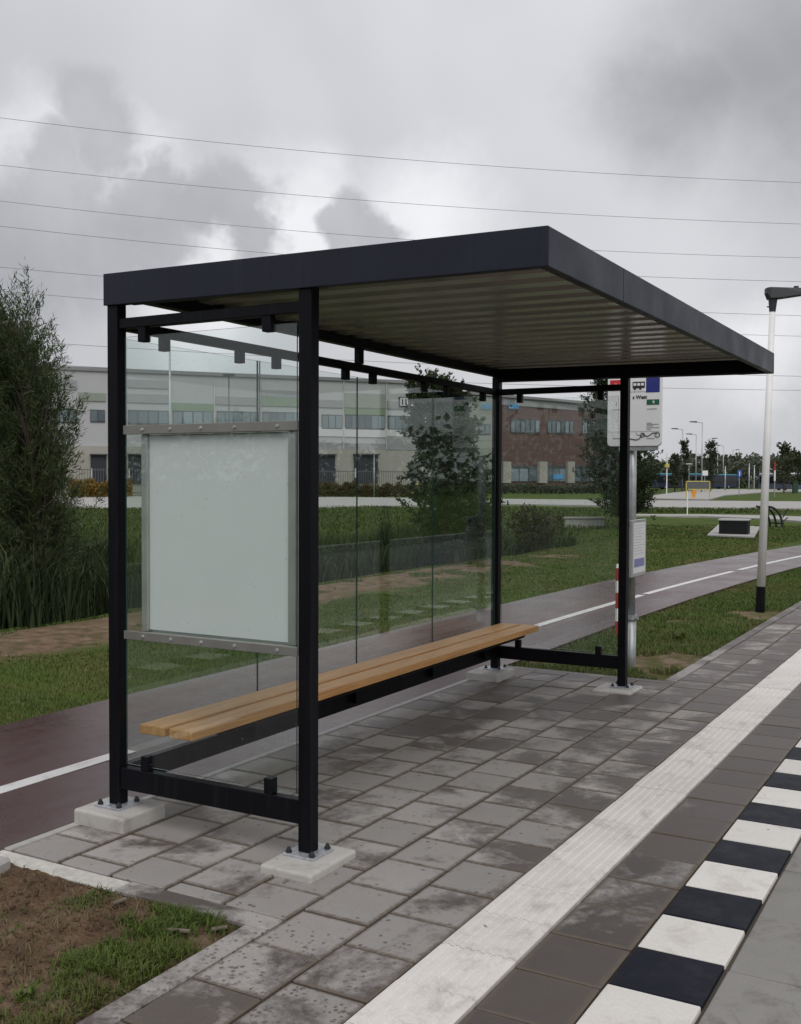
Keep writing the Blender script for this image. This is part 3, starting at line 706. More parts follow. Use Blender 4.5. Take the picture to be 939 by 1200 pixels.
# bus pictogram: body with three windows, wheels
bz0, bz1 = zrow(457.2), zrow(447.5); bh = bz1-bz0
flat('pictogram_bus', .475, .70, bz0+.22*bh, bz1, 'print_black', 4)
for x0 in (.49, .56, .63): flat('pictogram_window', x0, x0+.052, bz0+.52*bh, bz0+.83*bh, 'print_white', 6)
for xc in (.52, .62):
    c = (pl0+xc*PWd, bz0+.18*bh); MB().prism([(c[0]+.011*math.cos(a*.7854), c[1]+.011*math.sin(a*.7854)) for a in range(8)], 1, yf-.0085, yf-.007).build('pictogram_wheel', 'print_black', pn)
for k in range(2):                               # pale arcs on the red field
    cx_ = pl0+(.155+.1*k)*PWd; cz_ = zrow(455.5)
    MB().tube([(cx_+.021*math.cos(R(a)), yf-.004, cz_+.048*math.sin(R(a))) for a in range(10, 171, 16)], .0035, 5).build('logo_arc', 'print_pink', pn)
text('stop_name', 's West', .042, 'print_black', pn, (pl0+.475*PWd, yf-.003, zrow(467.4)), (1, 0, 0), align='LEFT', bold=.0012)
flat('line_badge', .735, .965, zrow(474.8), zrow(468.7), 'print_green', 1)
text('line_badge_mark', 'R', .03, 'print_white', pn, (pl0+.865*PWd, yf-.006, zrow(473.2)), (1, 0, 0), bold=.001)
text('platform_number', '1', .045, 'print_grey', pn, (pl0+.17*PWd, yf-.003, zrow(475)), (1, 0, 0), bold=.0008)
for x0, x1, py in ((.74, .92, 479.6), (.74, .83, 496.0), (.74, .96, 497.5), (.74, .86, 499.2), (.74, .97, 501.4), (.74, .82, 503.4), (.74, .88, 514.0), (.1, .26, 513.5), (.1, .24, 479.5)):
    z = zrow(py); flat('printed_line', x0, x1, z-.0022, z+.0022, 'print_grey', 1)
flat('panel_seam', .02, .98, zrow(505.6)-.0008, zrow(505.6)+.0008, 'print_grey', 0)
rp = [(.30, 513.0), (.44, 514.2), (.55, 515.5), (.61, 514), (.64, 511), (.675, 508.8), (.72, 510.8), (.76, 511.5), (.80, 510), (.85, 507.6), (.905, 507.6), (.93, 509)]
MB().tube([(pl0+a*PWd, yf-.003, zrow(b)) for a, b in rp], .0032, 5).build('route_line', 'print_black', pn)
for cx_, py, r_ in ((.663, 509.8, .018), (.935, 509.8, .02)):
    MB().tube([(pl0+cx_*PWd+r_*math.cos(a*.5236), yf-.003, zrow(py)+r_*math.sin(a*.5236)) for a in range(13)], .0028, 5).build('route_loop', 'print_black', pn)
MB().tube([(pl0+a*PWd, yf-.003, zrow(b)) for a, b in ((.545, 506.6), (.56, 509.3), (.60, 509.9), (.64, 510))], .0022, 5).build('route_line', 'print_grey', pn)
# timetable case on the post, facing the platform
xt = SX+.055; y0t = on_x(740.5, 640, xt+.01)[1]; y1t = on_x(757, 640, xt+.01)[1]
tcs = MB().box(xt-.012, xt+.012, y0t, y1t, .735, 1.215).build('timetable_case', 'aluminium', st, .003)
hh = y1t-y0t
MB().box(xt+.0125, xt+.0135, y0t+.09*hh, y1t-.08*hh, .765, 1.19).build('timetable_sheet', 'white_plastic', tcs)
MB().box(xt+.0137, xt+.0145, y0t+.15*hh, y1t-.14*hh, .815, .885).build('timetable_footer', 'print_lilac', tcs)
for k in range(11):
    z = 1.165-k*.024; MB().box(xt+.0137, xt+.0143, y0t+.15*hh, y1t-(.14+.25*random.random())*hh, z, z+.004).build('timetable_row', 'print_pale', tcs)
for z in (.78, 1.16): MB().box(SX+.02, xt-.0125, y0t+.01, y0t+.05, z, z+.03).build('case_bracket', 'steel_bolt', st)

# red and white marker post behind the shelter
rpP = (-.958, 6.91)
mp_ = empty('marker_post', (*rpP, 0), 'short red and white banded marker post beside the cycle path', 'marker post')
zz = [-.2, .10, .26, .42, .52, .68, .71]
for a, b, m in zip([-.2, .12, .25, .41, .53, .66], [.12, .25, .41, .53, .66, .70], ['post_red', 'post_white', 'post_red', 'post_white', 'post_red', 'post_white']):
    MB().tube([(*rpP, a), (*rpP, b-.0005)], .018 if b < .7 else [.018, .012], 10).build('band', m, mp_, smooth=False)

# near lamp post (leans a little to the right)
LB = np.array([-.134, 9.927, 0.]); LT = np.array([-.045, 9.975, 3.74])
lp = empty('lamp_post', LB, 'white lamp post with black foot and dark lantern arm beside the platform', 'lamp post')
def lpp(z): return LB+(LT-LB)*(z/3.74)
MB().tube([lpp(.255), lpp(3.70)], [.052, .034], 16).build('pole', 'post_white', lp, smooth=True)
MB().tube([lpp(-.3), lpp(.26)], [.058, .055], 16).build('pole_foot', 'black_paint', lp, smooth=False)
MB().tube([lpp(3.60), lpp(3.76)], [.038, .055], 12).tube([lpp(3.66)+[-.06, -.03, 0], lpp(3.66)+[-.02, -.01, 0]], .008, 6).build('spigot', 'lamp_dark', lp)
ax0 = rt*np.array([1, 1, 0]); ax0 /= np.linalg.norm(ax0); ay0 = np.cross([0, 0, 1], ax0); c0 = lpp(3.76)
v = []
for s_, zt_, zb_, hw in ((-.09, .125, .06, .05), (-.05, .13, -.01, .075), (.10, .125, .0, .085), (.38, .115, .045, .10), (.68, .10, .07, .075)):
    for a, b in ((-hw, zb_), (hw, zb_), (hw*.85, zt_), (-hw*.85, zt_)): v.append(c0+ax0*s_+ay0*a+np.array([0, 0, b]))
f = [(0, 1, 2, 3), (16, 19, 18, 17)]
for i in range(4):
    for k in range(4): f.append((4*i+k, 4*i+4+k, 4*i+4+(k+1) % 4, 4*i+(k+1) % 4))
lh = MB().add(v, f).build('lantern', 'lamp_dark', lp, .006)
MB().obox(c0+ax0*.45+np.array([0, 0, .045]), (ax0, ay0, (0, 0, 1)), (.16, .06, .006)).build('lens', 'headlight', lh)
MB().tube([c0+ax0*.28+np.array([0, 0, .118]), c0+ax0*.28+np.array([0, 0, .15])], .03, 8).build('sensor', 'lamp_dark', lh)

# ------------------------------------------------------------------ things on the lawn to the right
def quad_on_ground(px, z, mat, name, label, th=.04):
    P = [gp(a, b, z) for a, b in px]
    n = len(P); v = [tuple(q) for q in P]+[(q[0], q[1], z-th) for q in P]
    f = [tuple(range(n)), tuple(range(2*n-1, n-1, -1))]+[(i, n+i, n+(i+1) % n, (i+1) % n) for i in range(n)]
    return struct(MB().add(v, f).build(name, mat), label)
quad_on_ground([(829, 626.5), (884, 629), (891, 617), (842, 614.5)], .012, 'road_pale', 'cabinet_apron', 'pale slab around the low dark cabinet')
b0 = gp(841, 626); cd = empty('utility_cabinet', (b0[0]+.4, b0[1]+.4, 0), 'low dark utility cabinet with pale lid on the lawn', 'utility cabinet', rz=R(6))
MB().box(-.40, .40, -.38, .38, -.1, .40).build('cabinet_body', 'dark_cabinet', cd, .01, local=True)
MB().box(-.43, .43, -.41, .41, .401, .445).build('cabinet_lid', 'cabinet_lid', cd, .01, local=True)
MB().box(-.405, -.4, -.3, .3, .05, .28).build('cabinet_door', 'dark_cabinet', cd, local=True)
bk = gp(906, 616); br = empty('bicycle_rack', (bk[0], bk[1], 0), 'black curved bicycle rack half behind the white lamp post', 'bicycle rack', rz=YAW)
for k in range(3):
    pts = []
    for a in range(0, 9):
        t_ = a/8; pts.append((-.10+.14*k-.50*t_**2.0, -.22*k, -.1+.78*math.sin(t_*1.5)))
    MB().tube(pts, .042, 8).build('hoop', 'rubber', br, local=True)
MB().tube([(-.12, .04, .10), (.20, -.48, .10)], .026, 8).build('foot_rail', 'rubber', br, local=True)
MB().tube([(.18, -.44, .30), (.34, -.44, .62)], .02, 6).tube([(.18, -.44, .16), (.36, -.44, .30)], .02, 6).build('side_arm', 'rubber', br, local=True)
# yellow barrier frame with a mesh panel
g0 = ground_at(804.5, 92); gb = empty('yellow_barrier', g0, 'pale yellow tubular barrier frame with grey panel by the road', 'barrier', rz=YAW)
for x in (0., 2.03): MB().tube([(x, 0, -.1), (x, 0, 1.56)], .05, 8).build('barrier_post', 'yellow_paint', gb, local=True)
for z in (.86, 1.55): MB().tube([(.04, 0, z), (1.99, 0, z)], .045, 8).build('barrier_bar', 'yellow_paint', gb, local=True)
MB().box(.05, 1.98, -.01, .01, .91, 1.50).build('barrier_panel', 'fence_steel', gb, local=True)
pp = gp(805.5, 603.5); e = empty('marker_pole', (pp[0], pp[1], 0), 'thin pale pole on the lawn in front of the yellow barrier', 'pole', rz=YAW)
MB().tube([(0, 0, -.2), (0, 0, 1.12)], .022, 8).build('pole', 'post_white', e, local=True); MB().tube([(0, 0, 1.121), (0, 0, 1.22)], .03, 8).build('cap', 'fence_steel', e, local=True)
oc_ = ground_at(813.5, 97.); ob = empty('orange_marker', oc_, 'small orange marker standing under the yellow barrier', 'marker')
MB().tube([(0, 0, 0), (0, 0, .95)], [.16, .13], 8).build('marker_body', 'orange_plastic', ob, local=True); MB().box(-.24, .24, -.05, .05, .45, .7).build('marker_panel', 'orange_plastic', ob, local=True)

# ------------------------------------------------------------------ far roads and paths (thin sheets on the flat ground)
def sheet(px, z, mat, name, label): return quad_on_ground(px, z, mat, name, label, .15)
sheet([(-300, 595), (372, 594), (590, 590.3), (690, 592), (780, 594), (960, 596), (1100, 597), (1100, 589), (939, 587.5), (750, 586), (590, 584.5), (372, 582), (-300, 580)], .05, 'road_pale', 'far_road', 'pale concrete road beyond the lawn')
sheet([(745, 583.5), (830, 585.3), (850, 580), (905, 576.0), (960, 575.6), (960, 573.5), (830, 573.2), (790, 577)], .06, 'road_pale', 'side_road', 'pale road leading to the parked buses')
sheet([(745, 604), (820, 604.5), (905, 608), (960, 612), (960, 606), (905, 604), (830, 602.6), (745, 602.4)], .02, 'road_pale', 'footpath', 'narrow pale footpath across the lawn')

# ------------------------------------------------------------------ buildings
def facade(px0, D0, px1, D1):
    a = ground_at(px0, D0); b = ground_at(px1, D1); u = b-a; ln = np.linalg.norm(u); u = u/ln; n = np.array([u[1], -u[0], 0.])
    return a, u, n, ln
class Facade:
    def __init__(s, px0, D0, px1, D1): s.a, s.u, s.n, s.ln = facade(px0, D0, px1, D1)
    def uz(s, x, y):
        d = ray(x, y); t = ((s.a-CAM)@s.n)/(d@s.n); q = CAM+d*t; return (q-s.a)@s.u, q[2]
    def box(s, mb, u0, u1, z0, z1, d0, d1):      # d: distance proud of the wall plane
        q = [s.a+s.u*uu+s.n*dd for uu in (u0, u1) for dd in (d0, d1)]
        v = [(p[0], p[1], z) for z in (z0, z1) for p in q]
        return mb.add(v, [(0, 1, 3, 2), (4, 6, 7, 5), (0, 4, 5, 1), (2, 3, 7, 6), (0, 2, 6, 4), (1, 5, 7, 3)])
    def px(s, mb, x0, y0, x1, y1, d0, d1):
        ua, za = s.uz(x0, y1); ub, zb_ = s.uz(x1, y0); return s.box(mb, min(ua, ub), max(ua, ub), min(za, zb_), max(za, zb_), d0, d1)
F1 = Facade(110, 104, 465, 104*1.113)
u0, _ = F1.uz(-150, 500); u1, _ = F1.uz(503, 500); _, ztop = F1.uz(300, 442.5)
b1 = empty('warehouse', F1.a+F1.u*((u0+u1)/2)-F1.n*15, 'long pale grey warehouse with green and grey cladding panels behind the lawn', 'building')
F1.box(MB(), u0, u1, -.5, ztop, -30, 0).build('wall', 'wall_pale', b1)
F1.box(MB(), u0-.2, u1+.2, ztop, ztop+.35, -30.2, .2).build('roof', 'roof_grey', b1)
def zpx(F, x, y): return F.uz(x, y)[1]
zc = zpx(F1, 420, 527.5); F1.box(MB(), u0, u1, -.5, zc, .002, .35).build('plinth', 'wall_cream', b1)
def rowdy(y, x): return y                      # rows are read where they stand
for (x0, y0, x1, y1, m) in [(149, 446.5, 199, 454, 'clad_grey'), (149, 463, 199, 471.5, 'clad_grey'), (201.5, 473.5, 250, 481, 'clad_green'), (252, 466, 302, 474, 'clad_grey'),
        (306, 458.5, 352, 465.2, 'clad_grey'), (306, 465.4, 352, 475.5, 'clad_green'), (366, 469.3, 401.5, 477, 'clad_grey'), (403.7, 462, 451, 478.5, 'clad_olive'), (403.7, 478.7, 451, 485.5, 'clad_green'),
        (453.8, 470.8, 496, 479, 'clad_grey'), (92, 461, 124, 469.5, 'clad_olive'), (366, 520, 451.3, 527, 'clad_grey'), (452.2, 511.8, 500, 527, 'clad_grey'), (40, 446, 90, 455, 'clad_grey'), (-20, 470, 38, 480, 'clad_green')]:
    F1.px(MB(), x0, y0, x1, y1, .002, .12).build('cladding_panel', m, b1)
F1.px(MB(), 366, 503.8, 500, 511, .002, .10).build('cladding_panel', 'wall_white', b1)
for (x0, y0, x1, y1, n) in [(150, 481.5, 197.5, 497, 4), (202.5, 482, 249.5, 497.3, 4), (254, 482.8, 303, 498, 5), (307.5, 483.6, 352, 498.6, 5), (360, 486, 371.5, 502, 1), (377, 486.3, 401, 502.6, 3), (404.5, 486.8, 450.5, 503, 6), (454.5, 488, 496, 503.5, 5), (106, 480.5, 123, 494.5, 2), (40, 480, 90, 495, 5), (-20, 481, 38, 495, 5)]:
    wn = F1.px(MB(), x0, y0, x1, y1, .002, .10).build('window', 'frame_dark', b1)
    for k in range(n):
        xa = x0+(x1-x0)*(k+.06)/n; xb = x0+(x1-x0)*(k+.94)/n
        F1.px(MB(), xa, y0+.9, xb, y1-.9, .102, .13).build('pane', 'window_glass', wn)
for x in (200.3, 251, 305, 402.6, 452.4): F1.px(MB(), x-.5, 446, x+.5, 527, .002, .16).build('pilaster', 'frame_light', b1)
for (x0, x1) in ((362, 391), (413.5, 441), (106, 124), (150, 178), (200, 230), (255, 284), (308, 336)):
    dk = F1.px(MB(), x0, 533.5, x1, 566, .352, .55).build('dock_door', 'dock_dark', b1)
    F1.px(MB(), x0-1, 532.2, x1+1, 533.3, .352, .9).build('dock_canopy', 'frame_dark', dk)
    F1.px(MB(), x0, 549, x0+1.4, 560, .552, .75).build('dock_bumper', 'frame_light', dk); F1.px(MB(), x1-1.4, 549, x1, 560, .552, .75).build('dock_bumper', 'frame_dark', dk)
for (x0, x1, s_, body) in ((467, 478, 1, '11'), (479.6, 492.2, 1, 'VDP')):
    sb = F1.px(MB(), x0, 465.6, x1, 476.6, .121, .30).build('wall_sign', 'print_black', b1)
    F1.px(MB(), x0+.9, 466.5, x1-.9, 475.7, .302, .33).build('sign_face', 'wall_white', sb)
    uc, zc_ = F1.uz((x0+x1)/2, 474.2); text('sign_letters', body, .82, 'print_black', sb, F1.a+F1.u*uc+F1.n*.34+np.array([0, 0, zc_]), F1.u, bold=.03)

F2 = Facade(508, 148, 735, 178)
u0, _ = F2.uz(505, 500); um, _ = F2.uz(584, 500); u1, _ = F2.uz(742, 500); _, zt2 = F2.uz(600, 466.5)
b2 = empty('brick_office', F2.a+F2.u*((u0+u1)/2)-F2.n*12, 'red brick office block with blue rooftop lettering seen through the shelter glass', 'building')
F2.box(MB(), um, u1, -.5, zt2, -25, 0).build('wall', 'wall_brick', b2)
F2.box(MB(), u0, um-.01, -.5, zt2-.1, -25, .3).build('side_wall', 'clad_olive', b2)
F2.box(MB(), u0-.2, u1+.2, zt2, zt2+.4, -25.2, .5).build('roof', 'roof_grey', b2)
F2.box(MB(), um, u1, zt2-1.1, zt2-.001, .002, .15).build('roof_band', 'clad_grey', b2)
for (x0, y0, x1, y1, n) in [(598, 492.5, 632.5, 507, 6), (641, 493.5, 672, 507.5, 6), (682, 494, 712, 508, 5), (512, 497, 540, 509, 4), (545, 497, 573, 509, 4)]:
    wn = F2.px(MB(), x0, y0, x1, y1, .302 if x0 < 580 else .002, .36 if x0 < 580 else .10).build('window', 'frame_dark', b2)
    for k in range(n): F2.px(MB(), x0+(x1-x0)*(k+.1)/n, y0+.8, x0+(x1-x0)*(k+.82)/n, y1-.8, .362 if x0 < 580 else .102, .40 if x0 < 580 else .14).build('pane', 'window_glass', wn)
for (x0, x1) in ((587, 596.5), (629.5, 639), (663, 671)): F2.px(MB(), x0, 541, x1, 566, .002, .5).build('pillar', 'wall_cream', b2)
for (x0, x1) in ((597, 629), (639.6, 662.5), (672, 700)):
    wn = F2.px(MB(), x0, 545.5, x1, 564.5, .002, .12).build('shop_window', 'frame_dark', b2)
    for k in range(3): F2.px(MB(), x0+(x1-x0)*(k+.05)/3, 549.5, x0+(x1-x0)*(k+.95)/3, 563.8, .122, .16).build('pane', 'window_glass', wn)
F2.px(MB(), 647, 556, 659.5, 561.5, .17, .25).build('shop_sign', 'sign_cyan', b2)
uc, zc_ = F2.uz(567, 479.2); text('roof_letters', 'con', 1.5, 'sign_cyan', b2, F2.a+F2.u*uc+F2.n*.55+np.array([0, 0, zc_]), F2.u, bold=.05)
uc, zc_ = F2.uz(599, 478.8); text('roof_letters', 'Leo', 1.5, 'sign_cyan', b2, F2.a+F2.u*uc+F2.n*.55+np.array([0, 0, zc_]), F2.u, bold=.05)
lg = MB()
for k in range(7):
    uc, zc_ = F2.uz(540, 473); a = k*.9; r_ = .75 if k else 0
    F2.box(lg, uc+r_*math.cos(a)-.28, uc+r_*math.cos(a)+.28, zc_+r_*math.sin(a)-.28, zc_+r_*math.sin(a)+.28, .31+.01*k, .5+.01*k)
lg.build('roof_logo', 'sign_cyan', b2)

# steel fence in front of the warehouse
F3 = Facade(110, 99, 505, 99*1.113)
fn = empty('bar_fence', F3.a, 'grey steel bar fence along the front of the pale warehouse', 'fence')
ua, _ = F3.uz(90, 560); ub, _ = F3.uz(500, 560); ztf = F3.uz(440, 551)[1]
m1 = MB(); F3.box(m1, ua, ub, ztf-.18, ztf-.12, -.02, .02); F3.box(m1, ua, ub, .25, .31, -.02, .02); m1.build('fence_rail', 'fence_steel', fn)
m1 = MB(); uu = ua
while uu < ub: F3.box(m1, uu-.02, uu+.02, 0, ztf, .021, .05); uu += .24
tag(m1.build('fence_bars', 'fence_steel', fn), kind='stuff')

# poles in front of the warehouse
def far_lamp(px, D, H, arm, label, mat='galvanised', r0=.09, head=True, name='street_lamp', armlen=1.3, group='far street lamps'):
    P = ground_at(px, D); e = empty(name, P, label, 'street lamp' if head else 'mast', group if head else None, rz=YAW)
    MB().tube([(0, 0, -.5), (0, 0, H)], [r0, r0*.55], 8).build('pole', mat, e, local=True, smooth=True)
    if head:
        if arm: MB().tube([(0, 0, H-.05), (arm*armlen*.5, 0, H+.06), (arm*armlen, 0, H+.08)], .05, 6).build('arm', mat, e, local=True)
        x = arm*armlen; MB().prism([(x-.5*(arm or 1), H+.0), (x+.55*(arm or 1), H+.06), (x+.5*(arm or 1), H+.18), (x-.45*(arm or 1), H+.2)], 1, -.17, .17).build('lantern', 'lamp_dark', e, local=True)
    return e
def mast_h(px, top, D): return z_at(px, top, ground_at(px, D))
far_lamp(199.5, 92, mast_h(199.5, 398, 92), 0, 'tall grey mast in front of the warehouse seen through the near end pane', head=False, r0=.14, name='mast')
far_lamp(304.5, 90, mast_h(304.5, 423, 90), 0, 'dark slender mast in front of the warehouse, right of the taller grey mast', 'frame_dark', .11, False, 'mast')
far_lamp(268.5, 90, mast_h(268.5, 441, 90), 0, 'short lamp post between the two masts in front of the warehouse', 'frame_dark', .09, True, armlen=0)
far_lamp(438.5, 96, mast_h(438.5, 533, 96), 0, 'slim pale pole beside the dark dock door of the warehouse', 'galvanised', .06, False, 'pole')
for (x, top, arm, lab) in ((799.5, 503, -1, 'far street lamp furthest left, nearest the tall tree beside the route panel'), (815.5, 509, -1, 'far street lamp second from the left over the parked buses'), (822.5, 495, -1, 'tallest far street lamp over the parked buses'),
        (829.5, 514, 1, 'far street lamp with its arm pointing right in front of the conical tree'), (840.8, 518, -1, 'far street lamp just right of the conical tree'), (847.5, 522, -1, 'shorter far street lamp second right of the conical tree'), (858.5, 527, 1, 'shortest far street lamp with right-pointing arm, left of the blue sign')):
    D = 8.46*FPX/(564-top); far_lamp(x, D, 10., arm, lab, r0=.13)
for x, top, D in ((878, 543, 200), (884, 545, 210), (850, 546, 190)):
    far_lamp(x, D, mast_h(x, top, D), 0, 'slim pale pole before far trees, %s' % {878: 'second from the white lamp post', 884: 'nearest the left side of the white lamp post', 850: 'left of the blue sign'}[x], 'galvanised', .16, False, 'pole')

def sign_post(px, D, ztop, w_, h_, mat, label, name, cat):
    P = ground_at(px, D); e = empty(name, P, label, cat, rz=YAW)
    MB().tube([(0, 0, -.3), (0, 0, ztop)], .05, 8).build('pole', 'galvanised', e, local=True)
    p_ = MB().box(-w_/2, w_/2, -.09, -.055, ztop-h_, ztop).build('sign_panel', mat, e, .02, local=True); return e, p_
e, p_ = sign_post(866.5, 120, z_at(866, 551, ground_at(866.5, 120)), .50, .80, 'sign_blue', 'blue road sign with white mark on a pole by the far road', 'road_sign', 'road sign')
MB().box(-.05, .05, -.1, -.0905, mast_h(866.5, 557.5, 120), mast_h(866.5, 552.5, 120)).build('white_mark', 'print_white', e, local=True)
P = ground_at(781.5, 130); e = empty('beacon_post', P, 'white pole with yellow disc at the left of the parked buses', 'post', rz=YAW)
MB().tube([(0, 0, -.3), (0, 0, mast_h(781.5, 531, 130))], .07, 8).build('pole', 'post_white', e, local=True); zz = mast_h(781.5, 545.5, 130)
MB().tube([(0, 0, zz-.22), (0, 0, zz+.22)], .3, 10).build('yellow_disc', 'yellow_paint', e, local=True)
e, p_ = sign_post(826, 160, z_at(826, 551.5, ground_at(826, 160)), .9, .75, 'print_white', 'white sign board on a pole between the two parked buses', 'sign_board', 'sign')
e, p_ = sign_post(807.5, 150, z_at(807.5, 543, ground_at(807.5, 150)), .9, .15, 'frame_light', 'small crossbar pole in front of the left parked bus', 'crossbar_pole', 'pole')
P = ground_at(932, 150); e = empty('green_cabinet', P, 'dark green cabinet at the right edge beside the road', 'cabinet', rz=YAW)
MB().box(-.35, .35, -.25, .25, -.3, 1.5).build('cabinet_body', 'green_box', e, .03, local=True); MB().box(-.4, .4, -.3, .3, 1.501, 1.62).build('cabinet_cap', 'green_box', e, .02, local=True); MB().box(-.3, .3, -.27, -.252, 0, 1.4).build('cabinet_door', 'green_box', e, local=True)
P = ground_at(908, 110); e = empty('warning_pole', P, 'thin red and white pole right of the white lamp post', 'pole', rz=YAW); zz = mast_h(908, 541, 110)
MB().tube([(0, 0, -.3), (0, 0, zz*.45)], .05, 8).build('pole', 'galvanised', e, local=True); MB().tube([(0, 0, zz*.4505), (0, 0, zz*.75)], .09, 8).build('band', 'post_white', e, local=True); MB().tube([(0, 0, zz*.7505), (0, 0, zz)], .09, 8).build('band', 'post_red', e, local=True)

# parked buses
def bus(px, D, rz, length, label, body='bus_body', roofm='bus_roof', front=False):
    P = ground_at(px, D); e = empty('parked_bus', P, label, 'bus', 'buses parked at the far terminal', rz=YAW+rz)
    l = length/2; hw = 1.25
    MB().box(-l, l, -hw, hw, .32, 2.85).build('body', body, e, .12, local=True, seg=2)
    MB().box(-l+.15, l-.15, -hw+.08, hw-.08, 2.851, 3.1).build('roof', roofm, e, .08, local=True)
    n = int(length/1.6)
    for k in range(n):
        x0 = -l+.5+k*(2*l-1)/n
        for s_ in (-1, 1): MB().box(x0+.05, x0+(2*l-1)/n-.05, s_*hw-.012, s_*hw+.012, 1.25, 2.5).build('window', 'bus_glass', e, local=True)
    for s_ in (-1, 1): MB().box(s_*l-.012, s_*l+.012, -1.1, 1.1, 1.0, 2.6).build('windscreen', 'bus_glass', e, local=True)
    for s_ in (-1, 1):
        for y_ in (-.9, .9): MB().box(s_*l-.02, s_*l+.02, y_-.15, y_+.15, .6, .75).build('headlight', 'headlight', e, local=True)
    for x in (-l+2.4, l-3.2):
        for s_ in (-1, 1):
            wh = MB().tube([(x, s_*(hw-.28), .48), (x, s_*(hw+.01), .48)], .48, 16).build('wheel', 'rubber', e, local=True)
            MB().tube([(x, s_*(hw+.0105), .48), (x, s_*(hw+.03), .48)], .24, 12).build('rim', 'galvanised', wh, local=True)
    return e
bus(800, 205, R(4), 12, 'dark blue bus with teal roof, left of the two parked behind the barrier')
bus(839, 222, R(40), 12, 'dark blue bus with teal roof, right of the two parked behind the barrier')
bus(915, 190, R(98), 12, 'grey-blue bus facing the camera right of the white lamp post', 'bus_body_grey', 'bus_white')

# overhead power lines, running across the view between pylons outside it
wires = [(138, 214, 186.5), (193.5, 262.5, 238), (235.5, 302, 280), (265, 330, 308.5), (313, 370, 349), (341, 394, 375), (398, 441, 425), (424, 457.5, 446)]
nm = ['topmost', 'second', 'third', 'fourth', 'fifth', 'sixth', 'seventh', 'lowest']
for i, (yl, yr, ymid) in enumerate(wires):
    Dl, Dr = 128+6*(i % 3), 150+6*(i % 3); cf = np.polyfit([0, 469.5, 939], [yl, ymid if abs(ymid-(yl+yr)/2) < 14 else (yl+yr)/2+4, yr], 2)
    pts = []
    for x in np.linspace(-700, 1700, 49):
        yy = np.polyval(cf, np.clip(x, -200, 1200))+(x-np.clip(x, -200, 1200))*.07; pts.append(depth_pt(x, yy, Dl+(Dr-Dl)*x/939))
    o = MB().tube(pts, .027, 5).build('power_line', 'wire', None, smooth=True)
    tag(o, 'thin dark overhead power line, %s of the eight crossing the sky' % nm[i], 'power line', 'overhead power lines')

# ------------------------------------------------------------------ vegetation
def blades(name, P, h, wd, lean, mat, parent=None, az=None):
    n = len(P); az = RNG.uniform(0, 2*np.pi, n) if az is None else az
    d = np.stack([np.cos(az), np.sin(az), np.zeros(n)], 1); s = np.stack([-np.sin(az), np.cos(az), np.zeros(n)], 1)
    ln = (lean*RNG.uniform(.3, 1.4, n))[:, None]; h = h[:, None]; wd = wd[:, None]; Z = np.array([0, 0, 1.])
    mid = P+d*ln*h*.35+Z*h*.6; tip = P+d*ln*h*1.0+Z*h*(1-.25*np.minimum(ln, 1.2))
    V = np.stack([P-s*wd/2, P+s*wd/2, mid+s*wd*.4, mid-s*wd*.4, tip], 1).reshape(-1, 3)
    b = (np.arange(n)*5)[:, None]; T = np.concatenate([b+[0, 1, 2], b+[0, 2, 3], b+[3, 2, 4]], 0)
    r_ = np.repeat(np.clip(RNG.normal(.45, .22, n), 0, 1), 5)
    o = link(bpy.data.objects.new(name, fast_tris(name, V, T, mat, r_)))
    if parent: o.parent = parent
    return o
def scatter(n, x0, x1, y0, y1): return RNG.uniform(x0, x1, n), RNG.uniform(y0, y1, n)
def gpts(x, y): return np.stack([x, y, ground_z(x, y)-.004], 1)
def stuff(o, label): return tag(o, label, 'grass', None, 'stuff')
# corner bed at the near left: patchy grass over brown soil
x, y = scatter(42000, -1.12, .162, -2.6, -.625)
bl = np.zeros(len(x))
for bx0, by0, rr in ((60, 1030, .22), (10, 1045, .22), (150, 1055, .13), (95, 1092, .15)):
    gq = gp(bx0, by0); bl = np.maximum(bl, np.exp(-((x-gq[0])**2+(y-gq[1])**2)/rr**2))
cl = .20+fbm(x*3.1, y*3.1, 21)-.42*bl+.12*np.clip(1-np.abs(x-.02)/.35, 0, 1)
k = (cl > .50+.2*RNG.random(len(x))) & (fbm(x*11, y*11, 23) > .36); x, y = x[k], y[k]
hh_ = .012+.036*np.clip((cl[k]-.5)*3.2, .1, 1)*RNG.uniform(.5, 1.3, len(x))
stuff(blades('corner_grass', np.stack([x, y, soil_z(x, y)-.004], 1), hh_, RNG.uniform(.003, .006, len(x)), 1.0, 'grass'), 'patchy grass over bare soil in the near left corner')
x, y = scatter(5200, -1.12, .16, -2.2, -.63); k = RNG.random(len(x)) < np.clip((fbm(x*5, y*5, 91)-.38)*4, 0, 1); x, y = x[k], y[k]
stuff(blades('stray_grass', np.stack([x, y, soil_z(x, y)-.003], 1), RNG.uniform(.01, .04, len(x)), RNG.uniform(.002, .005, len(x)), 1.3, 'grass_dry'), 'stray dry blades and straw over the bare soil')
n = 2600; x, y = scatter(n, -1.13, .12, -2.2, -.64); sz = .0025+.009*RNG.random(n)**3
ov = np.array([(1, 0, 0), (0, 1, 0), (-1, 0, 0), (0, -1, 0), (0, 0, 1), (0, 0, -1)], float); of = np.array([(0, 1, 4), (1, 2, 4), (2, 3, 4), (3, 0, 4), (1, 0, 5), (2, 1, 5), (3, 2, 5), (0, 3, 5)])
V = np.stack([x, y, soil_z(x, y)+sz*.3], 1)[:, None, :]+ov[None]*sz[:, None, None]*RNG.uniform(.6, 1.4, (n, 6, 1))
T = (np.arange(n)*6)[:, None, None]+of[None]
tag(link(bpy.data.objects.new('soil_clods', fast_tris('soil_clods', V.reshape(-1, 3), T.reshape(-1, 3), 'soil'))), 'small clods and grit lying on the bare soil', 'soil', None, 'stuff')
